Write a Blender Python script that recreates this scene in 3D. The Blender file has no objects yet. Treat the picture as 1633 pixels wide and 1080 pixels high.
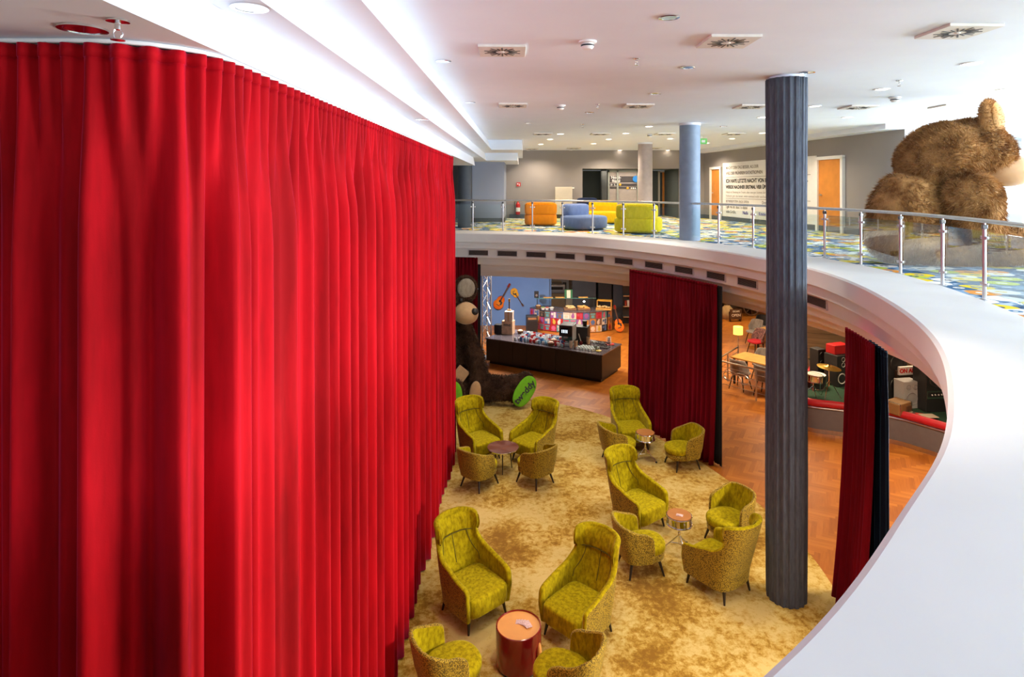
import bpy, bmesh, math, random
import numpy as np
from mathutils import Vector as V, Matrix, noise
R = math.radians
PI = math.pi
random.seed(7)
S = bpy.context.scene
COL = S.collection

# ---------------------------------------------------------------- camera, world, light, exposure
CZ = 5.5                       # eye height above the lower floor
FPX = 985.0                    # focal length in pixels of the 1633 px wide frame
cam = bpy.data.objects.new('camera', bpy.data.cameras.new('camera'))
COL.objects.link(cam)
cam.location = (0, 0, CZ)
cam.rotation_euler = (R(90), 0, 0)
cam.data.sensor_width = 36
cam.data.lens = 36 * FPX / 1633
cam.data.shift_x = -19.5 / 1633
cam.data.shift_y = -241 / 1633
cam.data.clip_start = .02
S.camera = cam

S.view_settings.view_transform = 'Standard'
S.view_settings.look = 'None'
S.view_settings.gamma = 1
S.view_settings.use_curve_mapping = False
S.view_settings.exposure = 0.0
S.cycles.max_bounces = 7
S.cycles.diffuse_bounces = 4
S.cycles.glossy_bounces = 3
S.cycles.transmission_bounces = 4
S.cycles.transparent_max_bounces = 12
S.cycles.sample_clamp_indirect = 6
S.cycles.caustics_reflective = False
S.cycles.caustics_refractive = False
S.cycles.use_denoising = True

w = bpy.data.worlds.new('sky'); S.world = w
w.use_nodes = True
wb = w.node_tree.nodes['Background']
wb.inputs[0].default_value = (.86, .94, 1, 1)
wb.inputs[1].default_value = 1.0


def lamp(name, kind, loc, power, color, rot=(0, 0, 0), size=None, spot=None, spread=None):
    l = bpy.data.lights.new(name, kind)
    l.energy = power; l.color = color
    if kind == 'AREA':
        l.shape = 'RECTANGLE'; l.size, l.size_y = size
        if spread: l.spread = R(spread)
    else:
        l.shadow_soft_size = size or .1
    if kind == 'SPOT':
        l.spot_size = R(spot); l.spot_blend = .7
    o = bpy.data.objects.new(name, l); COL.objects.link(o)
    o.location = loc; o.rotation_euler = rot
    return o


UP = 4.27                      # balcony floor
CEIL = 6.985
DAY = (.87, .935, 1)
WARM = (1, .74, .46)
# daylight outside the right-hand windows, outside the far right windows, then fill added through unseen rear windows
lamp('daylight_right', 'AREA', (15.6, 4.5, 5.75), 7000, DAY, (0, R(90), 0), (2.3, 18))
lamp('daylight_far_right', 'AREA', (12.3, 15.6, 5.7), 900, DAY, (R(-90), 0, 0), (6, 2.4))
lamp('rear_fill', 'AREA', (4.5, -7.6, 5.7), 520, DAY, (R(90), 0, 0), (14, 2.3))

# warm lamps in the ceiling under the balcony
for i, (x, y, pw) in enumerate([(-.4, 20.3, 120), (1.8, 20.0, 120), (4.6, 18.4, 90), (2.0, 22.6, 60), (6.9, 15.6, 80), (7.6, 18.8, 80), (7.2, 11.4, 90), (6.9, 8.4, 80), (8.6, 24.5, 80), (9.2, 14.2, 40), (5.6, 21.5, 80)]):
    lamp('warm_downlight', 'AREA', (x, y, 2.9), pw, (1, .90, .78) if i < 2 else WARM, (0, 0, 0), (.8, .8), spread=150)
# fill spots added over the opening, where the ceiling downlights are unlit
for x, y in ((.7, 6.3), (2.6, 9.2), (.6, 10.6), (2.0, 13.2), (-.3, 13.6), (1.7, 4.6)):
    lamp('opening_fill', 'SPOT', (x, y, CEIL - .05), 400, (1, .88, .72), (0, 0, 0), .25, 84)
for y in (3.6, 5.8, 8.0):
    lamp('curtain_fill', 'AREA', (6.0, y, 2.35), 190, (1, .86, .74), (0, R(96), 0), (.6, 1.6), spread=130)  # unseen area lights added under the balcony to brighten the red curtain
lamp('recess_fill', 'AREA', (4.2, 25.6, 6.2), 40, (1, .85, .68), (0, 0, 0), (2.5, .5))  # added fill so the dark recess and its sign board can be read
lamp('truss_spot', 'SPOT', (-.8, 20.7, 2.75), 380, (.85, .93, 1), (R(62), 0, R(-22)), .1, 100)
# lit downlights of the upper far ceiling
for x, y in ((.8, 17.4), (2.8, 17.4), (.8, 20.8), (3.0, 20.8), (5.2, 18.2), (5.6, 21.4), (3.2, 23.8), (.5, 23.8), (7.0, 17), (6.6, 23)):
    lamp('far_downlight', 'SPOT', (x, y, CEIL - .05), 210, (1, .82, .62), (0, 0, 0), .1, 150)

# ---------------------------------------------------------------- pixels to points (1633 x 1080 frame)
def at(u, v, d): return V(((u - 836) / FPX * d, d, CZ - (v - 299) / FPX * d))
def F(u, v, z=0.0): return at(u, v, FPX * (CZ - z) / (v - 299))
def Cl(u, v, z=CEIL): return at(u, v, FPX * (z - CZ) / (299 - v))


# ---------------------------------------------------------------- materials
def lk(nt, v, sock):
    if isinstance(v, bpy.types.NodeSocket): nt.links.new(v, sock)
    elif v is not None: sock.default_value = v
def nd(nt, typ, ins=None, **props):
    n = nt.nodes.new('ShaderNode' + typ)
    for k, v in props.items(): setattr(n, k, v)
    for k, v in (ins or {}).items(): lk(nt, v, n.inputs[k])
    return n
def mth(nt, op, a, b=None, c=None):
    n = nd(nt, 'Math', operation=op); lk(nt, a, n.inputs[0])
    if b is not None: lk(nt, b, n.inputs[1])
    if c is not None: lk(nt, c, n.inputs[2])
    return n.outputs[0]
def c4(c): return (*c[:3], 1)
def ramp(nt, fac, stops, interp='LINEAR'):
    n = nd(nt, 'ValToRGB', {0: fac}); cr = n.color_ramp; cr.interpolation = interp
    while len(cr.elements) < len(stops): cr.elements.new(.5)
    for e, (p, c) in zip(cr.elements, stops): e.position = p; e.color = c4(c)
    return n.outputs[0]
def mix(nt, fac, a, b, blend='MIX'):
    n = nd(nt, 'Mix', data_type='RGBA', blend_type=blend)
    for s, v in ((n.inputs[0], fac), (n.inputs[6], a), (n.inputs[7], b)):
        lk(nt, c4(v) if isinstance(v, tuple) else v, s)
    return n.outputs[2]
MATS = {}
def base(name):
    m = bpy.data.materials.new(name); m.use_nodes = True
    nt = m.node_tree
    return m, nt, nt.nodes['Principled BSDF']
def setp(nt, p, **k):
    al = dict(col='Base Color', rough='Roughness', metal='Metallic', spec='Specular IOR Level', sheen='Sheen Weight',
              sheenr='Sheen Roughness', sheent='Sheen Tint', coat='Coat Weight', coatr='Coat Roughness', emit='Emission Color', es='Emission Strength', norm='Normal')
    for a, v in k.items(): lk(nt, c4(v) if isinstance(v, tuple) and len(v) == 3 else v, p.inputs[al[a]])
def tex(nt, kind='Object', scale=(1, 1, 1), rot=(0, 0, 0)):
    t = nd(nt, 'TexCoord')
    return nd(nt, 'Mapping', {0: t.outputs[kind], 'Scale': scale, 'Rotation': rot}).outputs[0]
def bump(nt, h, strength=.3, dist=.01):
    return nd(nt, 'Bump', {'Height': h, 'Strength': strength, 'Distance': dist}).outputs[0]
def mat(name, col, rough=.5, var=.06, vs=8, **k):
    """plain colour with a little procedural wear"""
    if name in MATS: return MATS[name]
    m, nt, p = base(name)
    nz = nd(nt, 'TexNoise', {'Vector': tex(nt), 'Scale': vs, 'Detail': 3})
    lo = tuple(max(0, c * (1 - var)) for c in col); hi = tuple(min(1, c * (1 + var)) for c in col)
    setp(nt, p, col=ramp(nt, nz.outputs[0], [(.3, lo), (.7, hi)]), rough=rough, **k)
    MATS[name] = m
    return m
def emis(name, col, s):
    if name in MATS: return MATS[name]
    m, nt, p = base(name)
    setp(nt, p, col=col, emit=col, es=s, rough=.5)
    MATS[name] = m; return m
def velvet(name, a, b, sheen=.6, tint=(1, 1, 1), vs=9, stretch=(1, 1, .35), rough=.85, spec=.1, sr=.35):
    m, nt, p = base(name)
    nz = nd(nt, 'TexNoise', {'Vector': tex(nt, scale=stretch), 'Scale': vs, 'Detail': 5, 'Roughness': .65})
    fine = nd(nt, 'TexNoise', {'Vector': tex(nt), 'Scale': 160, 'Detail': 2})
    setp(nt, p, col=ramp(nt, nz.outputs[0], [(.38, a), (.62, b)]), rough=rough, spec=spec, sheen=sheen, sheent=tint, sheenr=sr,
         norm=bump(nt, fine.outputs[0], .15, .003))
    MATS[name] = m; return m
def glassy(name, tint=(.93, .98, .98), refl=.025, rough=0.0):
    m = bpy.data.materials.new(name); m.use_nodes = True; nt = m.node_tree
    nt.nodes.clear()
    o = nd(nt, 'OutputMaterial')
    t = nd(nt, 'BsdfTransparent', {0: c4(tint)}); g = nd(nt, 'BsdfGlossy', {0: (1, 1, 1, 1), 'Roughness': rough})
    lw = nd(nt, 'LayerWeight', {0: .22})
    f = mth(nt, 'MULTIPLY_ADD', lw.outputs[0], .42, refl)
    s = nd(nt, 'MixShader', {0: f, 1: t.outputs[0], 2: g.outputs[0]})
    nt.links.new(s.outputs[0], o.inputs[0])
    MATS[name] = m; return m

PLASTER = mat('white_plaster', (.79, .84, .93), .75, .015, 2)
LEDGEW = mat('white_ledge_paint', (.84, .82, .82), .6, .03, 1.2)
GREYW = mat('warm_grey_wall', (.30, .275, .265), .8, .05, .8)
BLUEW = mat('slate_blue_wall', (.15, .26, .52), .8, .05, 1.2)
PIERW = mat('grey_blue_pier', (.30, .34, .44), .8, .04, 1)
DARKG = mat('charcoal_panel', (.055, .058, .07), .55, .1, 3)
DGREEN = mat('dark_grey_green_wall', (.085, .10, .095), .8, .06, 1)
SKIRT = mat('blue_grey_skirting', (.08, .10, .12), .6)
STEEL = mat('brushed_steel', (.62, .62, .64), .28, .05, 20, metal=1.0)
CHROME = mat('chrome', (.78, .78, .8), .1, .02, 5, metal=1.0)
BLACK = mat('black_satin', (.012, .012, .014), .4)
BLKPL = mat('black_plastic', (.02, .02, .022), .5)
LEGW = mat('dark_stained_leg', (.018, .012, .01), .35)
ORANGEDOOR = mat('orange_wood_door', (.62, .235, .035), .45, .12, 3)
WHITEP = mat('white_lacquer', (.85, .84, .82), .4, .02)
CREAM = mat('cream_enamel', (.72, .66, .55), .45, .03)
WOODT = mat('honey_oak_top', (.68, .36, .09), .35, .15, 6)
CRATE = mat('raw_pine_crate', (.62, .40, .22), .7, .2, 9)
REDG = mat('red_lacquer', (.20, .005, .008), .12, .05, coat=.6)
COPPER = mat('copper_laminate', (.70, .32, .075), .35, .04)
GLASS = glassy('clear_glass')
WINGLASS = glassy('window_glass', (.97, .99, 1), .03)
EXT = mat('extinguisher_red', (.55, .012, .015), .3)
TAN = mat('tan_felt', (.60, .37, .19), .9, .06, 14, sheen=.3)
LIME = mat('lime_green_felt', (.16, .50, .012), .9, .06, 14)
BRASS = mat('brass_cymbal', (.80, .50, .10), .28, .08, 30, metal=.9)
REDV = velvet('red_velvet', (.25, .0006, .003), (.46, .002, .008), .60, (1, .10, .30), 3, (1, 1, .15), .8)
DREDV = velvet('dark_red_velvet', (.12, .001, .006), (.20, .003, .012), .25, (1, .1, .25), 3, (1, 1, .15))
NAVYV = velvet('navy_velvet', (.002, .006, .016), (.006, .016, .04), .35, (.2, .55, 1), 3, (1, 1, .15))
BLKV = mat('black_curtain_lining', (.006, .006, .008), .9)
GREYCLOTH = velvet('slate_grey_cloth', (.07, .08, .105), (.10, .115, .145), .12, (.7, .85, 1), 30, (1, 1, .2))
LIMEV = velvet('lime_velvet', (.25, .195, .002), (.47, .385, .004), .35, (1, .95, .2), 26, (1, 1, .4))
FUR_A = velvet('brown_fur_light', (.20, .085, .026), (.50, .27, .105), .5, (1, .8, .55), 4, (1, 1, 1))
FUR_B = velvet('brown_fur_dark', (.028, .013, .008), (.085, .043, .025), .4, (1, .8, .65), 4, (1, 1, 1))
SOFA_O = velvet('orange_upholstery', (.78, .22, .008), (.88, .28, .012), .2, (1, .8, .4), 20)
SOFA_B = velvet('blue_upholstery', (.15, .20, .40), (.19, .25, .47), .2, (.8, .9, 1), 20)
SOFA_Y = velvet('yellow_upholstery', (.80, .44, .006), (.92, .53, .01), .2, (1, .9, .5), 20)
SOFA_G = velvet('mustard_lime_upholstery', (.66, .50, .012), (.80, .62, .03), .2, (1, .95, .5), 30)
SOFA_N = velvet('navy_upholstery', (.012, .02, .06), (.02, .035, .09), .2, (.8, .9, 1), 20)
GREYCH = velvet('grey_chair_fabric', (.25, .23, .225), (.34, .32, .31), .2, (1, 1, 1), 20)

def m_leopard():
    m, nt, p = base('gold_dotted_fabric')
    v = nd(nt, 'TexVoronoi', {'Vector': tex(nt), 'Scale': 82, 'Randomness': .9})
    setp(nt, p, col=ramp(nt, v.outputs[0], [(.18, (.54, .38, .032)), (.42, (.37, .25, .014)), (.62, (.11, .07, .005))]), rough=.7, spec=.25, sheen=.3, sheent=(1, .9, .4),
         norm=bump(nt, v.outputs[0], .3, .003))
    return m
DOTS = m_leopard()
def m_gold_carpet():
    m, nt, p = base('distressed_gold_carpet')
    c = tex(nt)
    big = nd(nt, 'TexNoise', {'Vector': c, 'Scale': .9, 'Detail': 4, 'Roughness': .6})
    fine = nd(nt, 'TexNoise', {'Vector': c, 'Scale': 11, 'Detail': 14, 'Roughness': .78, 'Distortion': .3})
    s = mth(nt, 'MULTIPLY_ADD', big.outputs[0], .55, mth(nt, 'MULTIPLY', fine.outputs[0], .62))
    col = ramp(nt, s, [(.475, (.24, .115, .006)), (.535, (.36, .20, .018)), (.572, (.49, .32, .06)), (.65, (.62, .47, .16))])
    pile = nd(nt, 'TexNoise', {'Vector': c, 'Scale': 140, 'Detail': 2})
    setp(nt, p, col=col, rough=.95, spec=.05, sheen=.15, norm=bump(nt, pile.outputs[0], .25, .004))
    return m
def m_herring():
    m, nt, p = base('herringbone_oak')
    W = .085
    c = tex(nt, rot=(0, 0, R(28)), scale=(1 / W, 1 / W, 1))
    xyz = nd(nt, 'SeparateXYZ', {0: c})
    x, y = xyz.outputs[0], xyz.outputs[1]
    i, j = mth(nt, 'FLOOR', x), mth(nt, 'FLOOR', y)
    n = mth(nt, 'FLOORED_MODULO', mth(nt, 'SUBTRACT', i, j), 12)
    hor = mth(nt, 'LESS_THAN', n, 6)
    ida = nd(nt, 'CombineXYZ', {0: mth(nt, 'SUBTRACT', i, n), 1: j, 2: 1.0}).outputs[0]
    idb = nd(nt, 'CombineXYZ', {0: i, 1: mth(nt, 'ADD', j, n), 2: 7.0}).outputs[0]
    idm = nd(nt, 'Mix', {0: hor}, data_type='VECTOR'); lk(nt, idb, idm.inputs[4]); lk(nt, ida, idm.inputs[5])
    rnd = nd(nt, 'TexWhiteNoise', {0: idm.outputs[1]}, noise_dimensions='3D').outputs[0]
    # grain runs along each plank
    ga = nd(nt, 'CombineXYZ', {0: mth(nt, 'MULTIPLY', x, .12), 1: mth(nt, 'MULTIPLY', y, 1.6), 2: rnd}).outputs[0]
    gb = nd(nt, 'CombineXYZ', {0: mth(nt, 'MULTIPLY', x, 1.6), 1: mth(nt, 'MULTIPLY', y, .12), 2: rnd}).outputs[0]
    gm = nd(nt, 'Mix', {0: hor}, data_type='VECTOR'); lk(nt, gb, gm.inputs[4]); lk(nt, ga, gm.inputs[5])
    gr = nd(nt, 'TexNoise', {'Vector': gm.outputs[1], 'Scale': 2.2, 'Detail': 4}).outputs[0]
    f = mth(nt, 'MULTIPLY_ADD', rnd, .42, mth(nt, 'MULTIPLY_ADD', gr, .5, mth(nt, 'MULTIPLY', hor, .10)))
    setp(nt, p, col=ramp(nt, f, [(.15, (.27, .075, .008)), (.5, (.39, .125, .014)), (.9, (.52, .20, .032))]), rough=.42, spec=.35)
    return m
def m_disc_carpet():
    m, nt, p = base('disc_patterned_carpet')
    c = tex(nt)
    v = nd(nt, 'TexVoronoi', {'Vector': c, 'Scale': 2.7, 'Randomness': .75}, voronoi_dimensions='2D')
    d = v.outputs['Distance']
    r = nd(nt, 'SeparateColor', {0: v.outputs['Color']})
    bands = ramp(nt, r.outputs[0], [(0, (.85, .64, .03)), (.18, (.86, .86, .84)), (.46, (.06, .14, .26)), (.55, (.78, .33, .07)), (.66, (.5, .58, .10)), (.76, (.22, .36, .54)), (.90, (.86, .76, .14))], 'CONSTANT')
    inner = ramp(nt, r.outputs[1], [(0, (.04, .07, .12)), (.35, (.85, .82, .75)), (.6, (.10, .22, .38)), (.8, (.8, .55, .03))], 'CONSTANT')
    nz = nd(nt, 'TexNoise', {'Vector': c, 'Scale': 7, 'Detail': 5}).outputs[0]
    ground = ramp(nt, nz, [(.38, (.03, .06, .115)), (.53, (.11, .21, .36)), (.63, (.52, .62, .74))])
    k = mix(nt, mth(nt, 'LESS_THAN', d, .50), ground, bands)
    k = mix(nt, mth(nt, 'LESS_THAN', d, .17), k, inner)
    k = mix(nt, mth(nt, 'LESS_THAN', d, .06), k, bands)
    setp(nt, p, col=k, rough=.95, spec=.05)
    return m
GOLDC, HERR, DISC = m_gold_carpet(), m_herring(), m_disc_carpet()
def m_granite():
    m, nt, p = base('speckled_dark_stone')
    nz = nd(nt, 'TexNoise', {'Vector': tex(nt), 'Scale': 60, 'Detail': 4})
    setp(nt, p, col=ramp(nt, nz.outputs[0], [(.4, (.025, .022, .03)), (.6, (.16, .14, .17))]), rough=.25)
    return m
GRANITE = m_granite()
def m_boards(name, a, b, h=.45):
    m, nt, p = base(name)
    c = tex(nt)
    z = nd(nt, 'SeparateXYZ', {0: c}).outputs[2]
    k = mth(nt, 'FRACT', mth(nt, 'DIVIDE', z, h))
    g = nd(nt, 'TexNoise', {'Vector': tex(nt, scale=(.6, .6, 9)), 'Scale': 3, 'Detail': 4}).outputs[0]
    col = mix(nt, mth(nt, 'LESS_THAN', k, .03), ramp(nt, g, [(.3, a), (.7, b)]), tuple(x * .25 for x in a))
    setp(nt, p, col=col, rough=.6)
    return m
BOARDS = m_boards('warm_wood_boards', (.16, .095, .05), (.26, .16, .085))
SLATS = m_boards('grey_brown_planks', (.20, .15, .11), (.32, .25, .18), .16)
def m_sectors():
    m, nt, p = base('star_veneer_top')
    xyz = nd(nt, 'SeparateXYZ', {0: tex(nt)})
    a = mth(nt, 'ARCTAN2', xyz.outputs[1], xyz.outputs[0])
    k = mth(nt, 'FLOORED_MODULO', mth(nt, 'FLOOR', mth(nt, 'MULTIPLY', mth(nt, 'ADD', a, .2), 8 / (2 * PI))), 2)
    setp(nt, p, col=mix(nt, k, (.17, .05, .035), (.23, .10, .085)), rough=.12, coat=1.0, coatr=.03)
    p.inputs['Coat IOR'].default_value = 2.1
    return m
SECT = m_sectors()
def m_sunburst(name, a, b, c):
    m, nt, p = base(name)
    d = nd(nt, 'VectorMath', {0: tex(nt, scale=(1, 1, 1))}, operation='LENGTH').outputs['Value']
    setp(nt, p, col=ramp(nt, mth(nt, 'MULTIPLY', d, 2.2), [(.1, a), (.55, b), (1, c)]), rough=.2, coat=.5)
    return m
SUNB = m_sunburst('sunburst_lacquer', (.85, .28, .02), (.68, .10, .008), (.22, .01, .004))
AMBER = m_sunburst('amber_lacquer', (.85, .42, .03), (.75, .3, .02), (.4, .12, .01))
ROSEW = mat('rosewood', (.07, .025, .012), .5)


# ---------------------------------------------------------------- mesh building
class MB:
    def __init__(s): s.v = []; s.f = []
    def add(s, vs, fs, mx=None):
        o = len(s.v)
        s.v += [tuple(mx @ V(p)) if mx else tuple(p) for p in vs]
        s.f += [tuple(i + o for i in f) for f in fs]
        return s
    def box(s, c, d, rz=0, mx=None):
        x, y, z = (k / 2 for k in d)
        vs = [(a * x, b * y, e * z) for e in (-1, 1) for b in (-1, 1) for a in (-1, 1)]
        fs = [(0, 2, 3, 1), (4, 5, 7, 6), (0, 1, 5, 4), (1, 3, 7, 5), (3, 2, 6, 7), (2, 0, 4, 6)]
        m = Matrix.Translation(c) @ Matrix.Rotation(rz, 4, 'Z')
        return s.add(vs, fs, mx @ m if mx else m)
    def tube(s, pts, r, n=10, cap=True, close=False):
        pts = [V(p) for p in pts]; L = len(pts)
        rr = r if isinstance(r, (list, tuple)) else [r] * L
        vs = []; up = None
        for i, p in enumerate(pts):
            if close: t = pts[(i + 1) % L] - pts[i - 1]
            else: t = (pts[min(i + 1, L - 1)] - pts[max(i - 1, 0)])
            t = t.normalized()
            if up is None: up = V((0, 0, 1)) if abs(t.z) < .9 else V((1, 0, 0))
            a = t.cross(up).normalized(); b = a.cross(t).normalized(); up = b
            vs += [p + (a * math.cos(k * 2 * PI / n) + b * math.sin(k * 2 * PI / n)) * rr[i] for k in range(n)]
        fs = []
        for i in range(L if close else L - 1):
            j = (i + 1) % L
            fs += [(i * n + k, i * n + (k + 1) % n, j * n + (k + 1) % n, j * n + k) for k in range(n)]
        if cap and not close:
            fs += [tuple(range(n))[::-1], tuple((L - 1) * n + k for k in range(n))]
        return s.add(vs, fs)
    def cyl(s, p0, p1, r0, r1=None, n=16): return s.tube([p0, p1], [r0, r0 if r1 is None else r1], n)
    def lathe(s, prof, n=32, o=(0, 0, 0), mx=None, wob=None):
        vs = []
        for r, z in prof:
            for k in range(n):
                a = 2 * PI * k / n; q = r * (wob(a, z) if wob else 1)
                vs.append((o[0] + q * math.cos(a), o[1] + q * math.sin(a), o[2] + z))
        fs = [(i * n + k, i * n + (k + 1) % n, (i + 1) * n + (k + 1) % n, (i + 1) * n + k) for i in range(len(prof) - 1) for k in range(n)]
        if prof[0][0] > 1e-4: fs.append(tuple(range(n))[::-1])
        if prof[-1][0] > 1e-4: fs.append(tuple((len(prof) - 1) * n + k for k in range(n)))
        return s.add(vs, fs, mx)
    def prism(s, poly, z0, z1, mx=None, poly2=None):
        n = len(poly); q = poly2 or poly
        vs = [(*p[:2], z0) for p in poly] + [(*p[:2], z1) for p in q]
        fs = [tuple(range(n))[::-1], tuple(range(n, 2 * n))] + [(k, (k + 1) % n, n + (k + 1) % n, n + k) for k in range(n)]
        return s.add(vs, fs, mx)
    def blob(s, c, r, e=(1, 1), nu=28, nv=16, rot=None):
        """superellipsoid: e = (vertical, horizontal) squareness, 1 = round, small = boxy"""
        pw = lambda x, k: math.copysign(abs(x) ** k, x)
        vs = []
        for i in range(nv + 1):
            f = -PI / 2 + PI * i / nv
            for k in range(nu):
                a = 2 * PI * k / nu
                cf = pw(math.cos(f), e[0])
                vs.append((r[0] * cf * pw(math.cos(a), e[1]), r[1] * cf * pw(math.sin(a), e[1]), r[2] * pw(math.sin(f), e[0])))
        fs = [(i * nu + k, i * nu + (k + 1) % nu, (i + 1) * nu + (k + 1) % nu, (i + 1) * nu + k) for i in range(nv) for k in range(nu)]
        m = Matrix.Translation(c) @ (rot.to_4x4() if rot else Matrix())
        return s.add(vs, fs, m)
    def grid(s, rows, closed=False):
        nv = len(rows); nu = len(rows[0])
        s.add([p for r in rows for p in r], [(i * nu + k, i * nu + (k + 1) % nu, (i + 1) * nu + (k + 1) % nu, (i + 1) * nu + k) for i in range(nv - 1) for k in range(nu if closed else nu - 1)])
        return s
    def mesh(s, name, smooth=40):
        me = bpy.data.meshes.new(name); me.from_pydata(s.v, [], s.f)
        bm = bmesh.new(); bm.from_mesh(me); bmesh.ops.remove_doubles(bm, verts=bm.verts, dist=1e-5)
        bmesh.ops.recalc_face_normals(bm, faces=bm.faces); bm.to_mesh(me); bm.free()
        if smooth:
            me.shade_smooth()
            if smooth < 180: me.set_sharp_from_angle(angle=R(smooth))
        return me
    def build(s, name, m, parent=None, smooth=40, bevel=0, sub=0, loc=None, solid=0):
        me = s.mesh(name, smooth); o = bpy.data.objects.new(name, me); COL.objects.link(o)
        me.materials.append(m)
        if parent: o.parent = parent
        if loc is not None:                      # keep the mesh local to this point
            me.transform(Matrix.Translation(-V(loc))); o.location = loc
        if solid:
            b = o.modifiers.new('thickness', 'SOLIDIFY'); b.thickness = solid; b.offset = 0
        if bevel:
            b = o.modifiers.new('bevel', 'BEVEL'); b.width = bevel; b.segments = 2; b.limit_method = 'ANGLE'
        if sub:
            b = o.modifiers.new('subdivision', 'SUBSURF'); b.levels = b.render_levels = sub
        return o

def tag(o, label, cat, group=None):
    o['label'] = label; o['category'] = cat
    if group: o['group'] = group
    return o
def thing(name, label, cat, loc=(0, 0, 0), rz=0, group=None):
    o = bpy.data.objects.new(name, None); COL.objects.link(o)
    o.empty_display_size = .1; o.location = loc; o.rotation_euler = (0, 0, rz)
    return tag(o, label, cat, group)
def struct(o): o['kind'] = 'structure'; return o
def dup(root, loc, rz, label, group=None, scale=None):
    r = root.copy(); COL.objects.link(r); r.location = loc; r.rotation_euler = (0, 0, rz); r['label'] = label
    if group: r['group'] = group
    if scale: r.scale = scale
    for ch in list(root.children):
        c = ch.copy(); COL.objects.link(c); c.parent = r
        for g in list(ch.children):
            d = g.copy(); COL.objects.link(d); d.parent = c
    return r
class Kind:
    """first placing moves the prototype itself, later ones copy it"""
    def __init__(s, make): s.make = make; s.p = None
    def put(s, loc, rz, label, group=None, scale=None):
        if s.p is None:
            s.p = s.make(); s.p.location = loc; s.p.rotation_euler = (0, 0, rz); s.p['label'] = label
            if group: s.p['group'] = group
            if scale: s.p.scale = scale
            return s.p
        return dup(s.p, loc, rz, label, group, scale)
TEXTS = []
def text(s, size, m, parent, mx, name='lettering', align='CENTER', depth=.004, xscale=1, bold=0):
    cu = bpy.data.curves.new(name, 'FONT'); cu.body = s; cu.size = size; cu.extrude = depth; cu.align_x = align; cu.align_y = 'CENTER'
    cu.offset = bold
    o = bpy.data.objects.new(name + '_curve', cu); COL.objects.link(o)
    TEXTS.append((o, name, m, parent, mx @ Matrix.Diagonal((xscale, 1, 1, 1))))
def flush_texts():
    bpy.context.view_layer.update()
    dg = bpy.context.evaluated_depsgraph_get()
    for o, name, m, parent, mx in TEXTS:
        me = bpy.data.meshes.new_from_object(o.evaluated_get(dg)); me.name = name
        me.transform(mx)
        me.materials.clear(); me.materials.append(m)
        n = bpy.data.objects.new(name, me); COL.objects.link(n); n.parent = parent
    for o, *_ in TEXTS:
        cu = o.data; bpy.data.objects.remove(o); bpy.data.curves.remove(cu)
def face_mx(c, normal, up=(0, 0, 1), roll=0):
    """local x right, y up, z out of a surface at c"""
    z = V(normal).normalized(); x = V(up).cross(z).normalized(); y = z.cross(x)
    m = Matrix((x, y, z)).transposed().to_4x4(); m.translation = V(c)
    return m @ Matrix.Rotation(roll, 4, 'Z')
def heading(dx, dy):
    """rotation that turns local -y to (dx, dy)"""
    return math.atan2(dy, dx) + PI / 2

def crom(P, n=14):
    P = [V((*p, 0)) if len(p) == 2 else V(p) for p in P]; out = []
    for i in range(len(P) - 1):
        p0, p1, p2, p3 = P[max(i - 1, 0)], P[i], P[i + 1], P[min(i + 2, len(P) - 1)]
        for k in range(n):
            t = k / n
            out.append(.5 * ((2 * p1) + (p2 - p0) * t + (2 * p0 - 5 * p1 + 4 * p2 - p3) * t * t + (3 * p1 - p0 - 3 * p2 + p3) * t ** 3))
    return out + [P[-1]]
def resample(P, step):
    out = [P[0]]; acc = 0
    for a, b in zip(P, P[1:]):
        L = (b - a).length; 
        if L < 1e-9: continue
        t = step - acc
        while t <= L:
            out.append(a + (b - a) * (t / L)); t += step
        acc = L - (t - step)
    return out
# edge of the round opening, from far left round to behind the camera
INNER = resample(crom([(-9, 16.7), (-5, 16.75), (-1.9, 16.6), (.6, 15.85), (2.2, 14.6), (3.4, 12.7), (4.1, 10.7), (4.3, 9.35), (4.24, 8.2), (4.0, 7), (3.58, 5.66),
                       (3.02, 4.47), (2.17, 3.18), (1.45, 2.37), (.6, 1.56), (-.7, .7), (-2.5, -.1), (-5, -.6)]), .12)
def offs(P, r):
    out = []
    for i, p in enumerate(P):
        t = (P[min(i + 1, len(P) - 1)] - P[max(i - 1, 0)]).normalized()
        out.append(p + V((-t.y, t.x, 0)) * r)
    return out
OUTER = offs(INNER, 1.0)
def pr_u(p): return 836 + p.x / p.y * FPX
def by_u(P, u):
    for a, b in zip(P, P[1:]):
        if a.y > 2 and b.y > 2:
            ua, ub = pr_u(a), pr_u(b)
            if min(ua, ub) <= u <= max(ua, ub) and ua != ub:
                return a + (b - a) * ((u - ua) / (ub - ua)), (b - a).normalized()
def fxy(p, z): return (p.x, p.y, z)

# ================================================================ large structure
def ngon(P, z): return [fxy(p, z) for p in P]
b = MB(); b.box((3, 10.5, -.06), (26, 36, .12)); struct(b.build('floor', HERR, smooth=0))
b = MB(); b.prism([(p.x, p.y) for p in offs(INNER, -.03)] + [(-9, -1), (-9, 16.6)], 0, .012)
struct(b.build('floor_carpet', GOLDC, smooth=0))
# upper slab: patterned carpet outside the ledge
rect = [V((-4.6, -7.3, 0)), V((15.2, -7.3, 0)), V((15.2, 28.3, 0)), V((-9.8, 28.3, 0))]
b = MB(); b.prism([(p.x, p.y) for p in OUTER] + [(p.x, p.y) for p in rect], UP - .05, UP)
struct(b.build('floor_upper', DISC, smooth=0))
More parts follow.
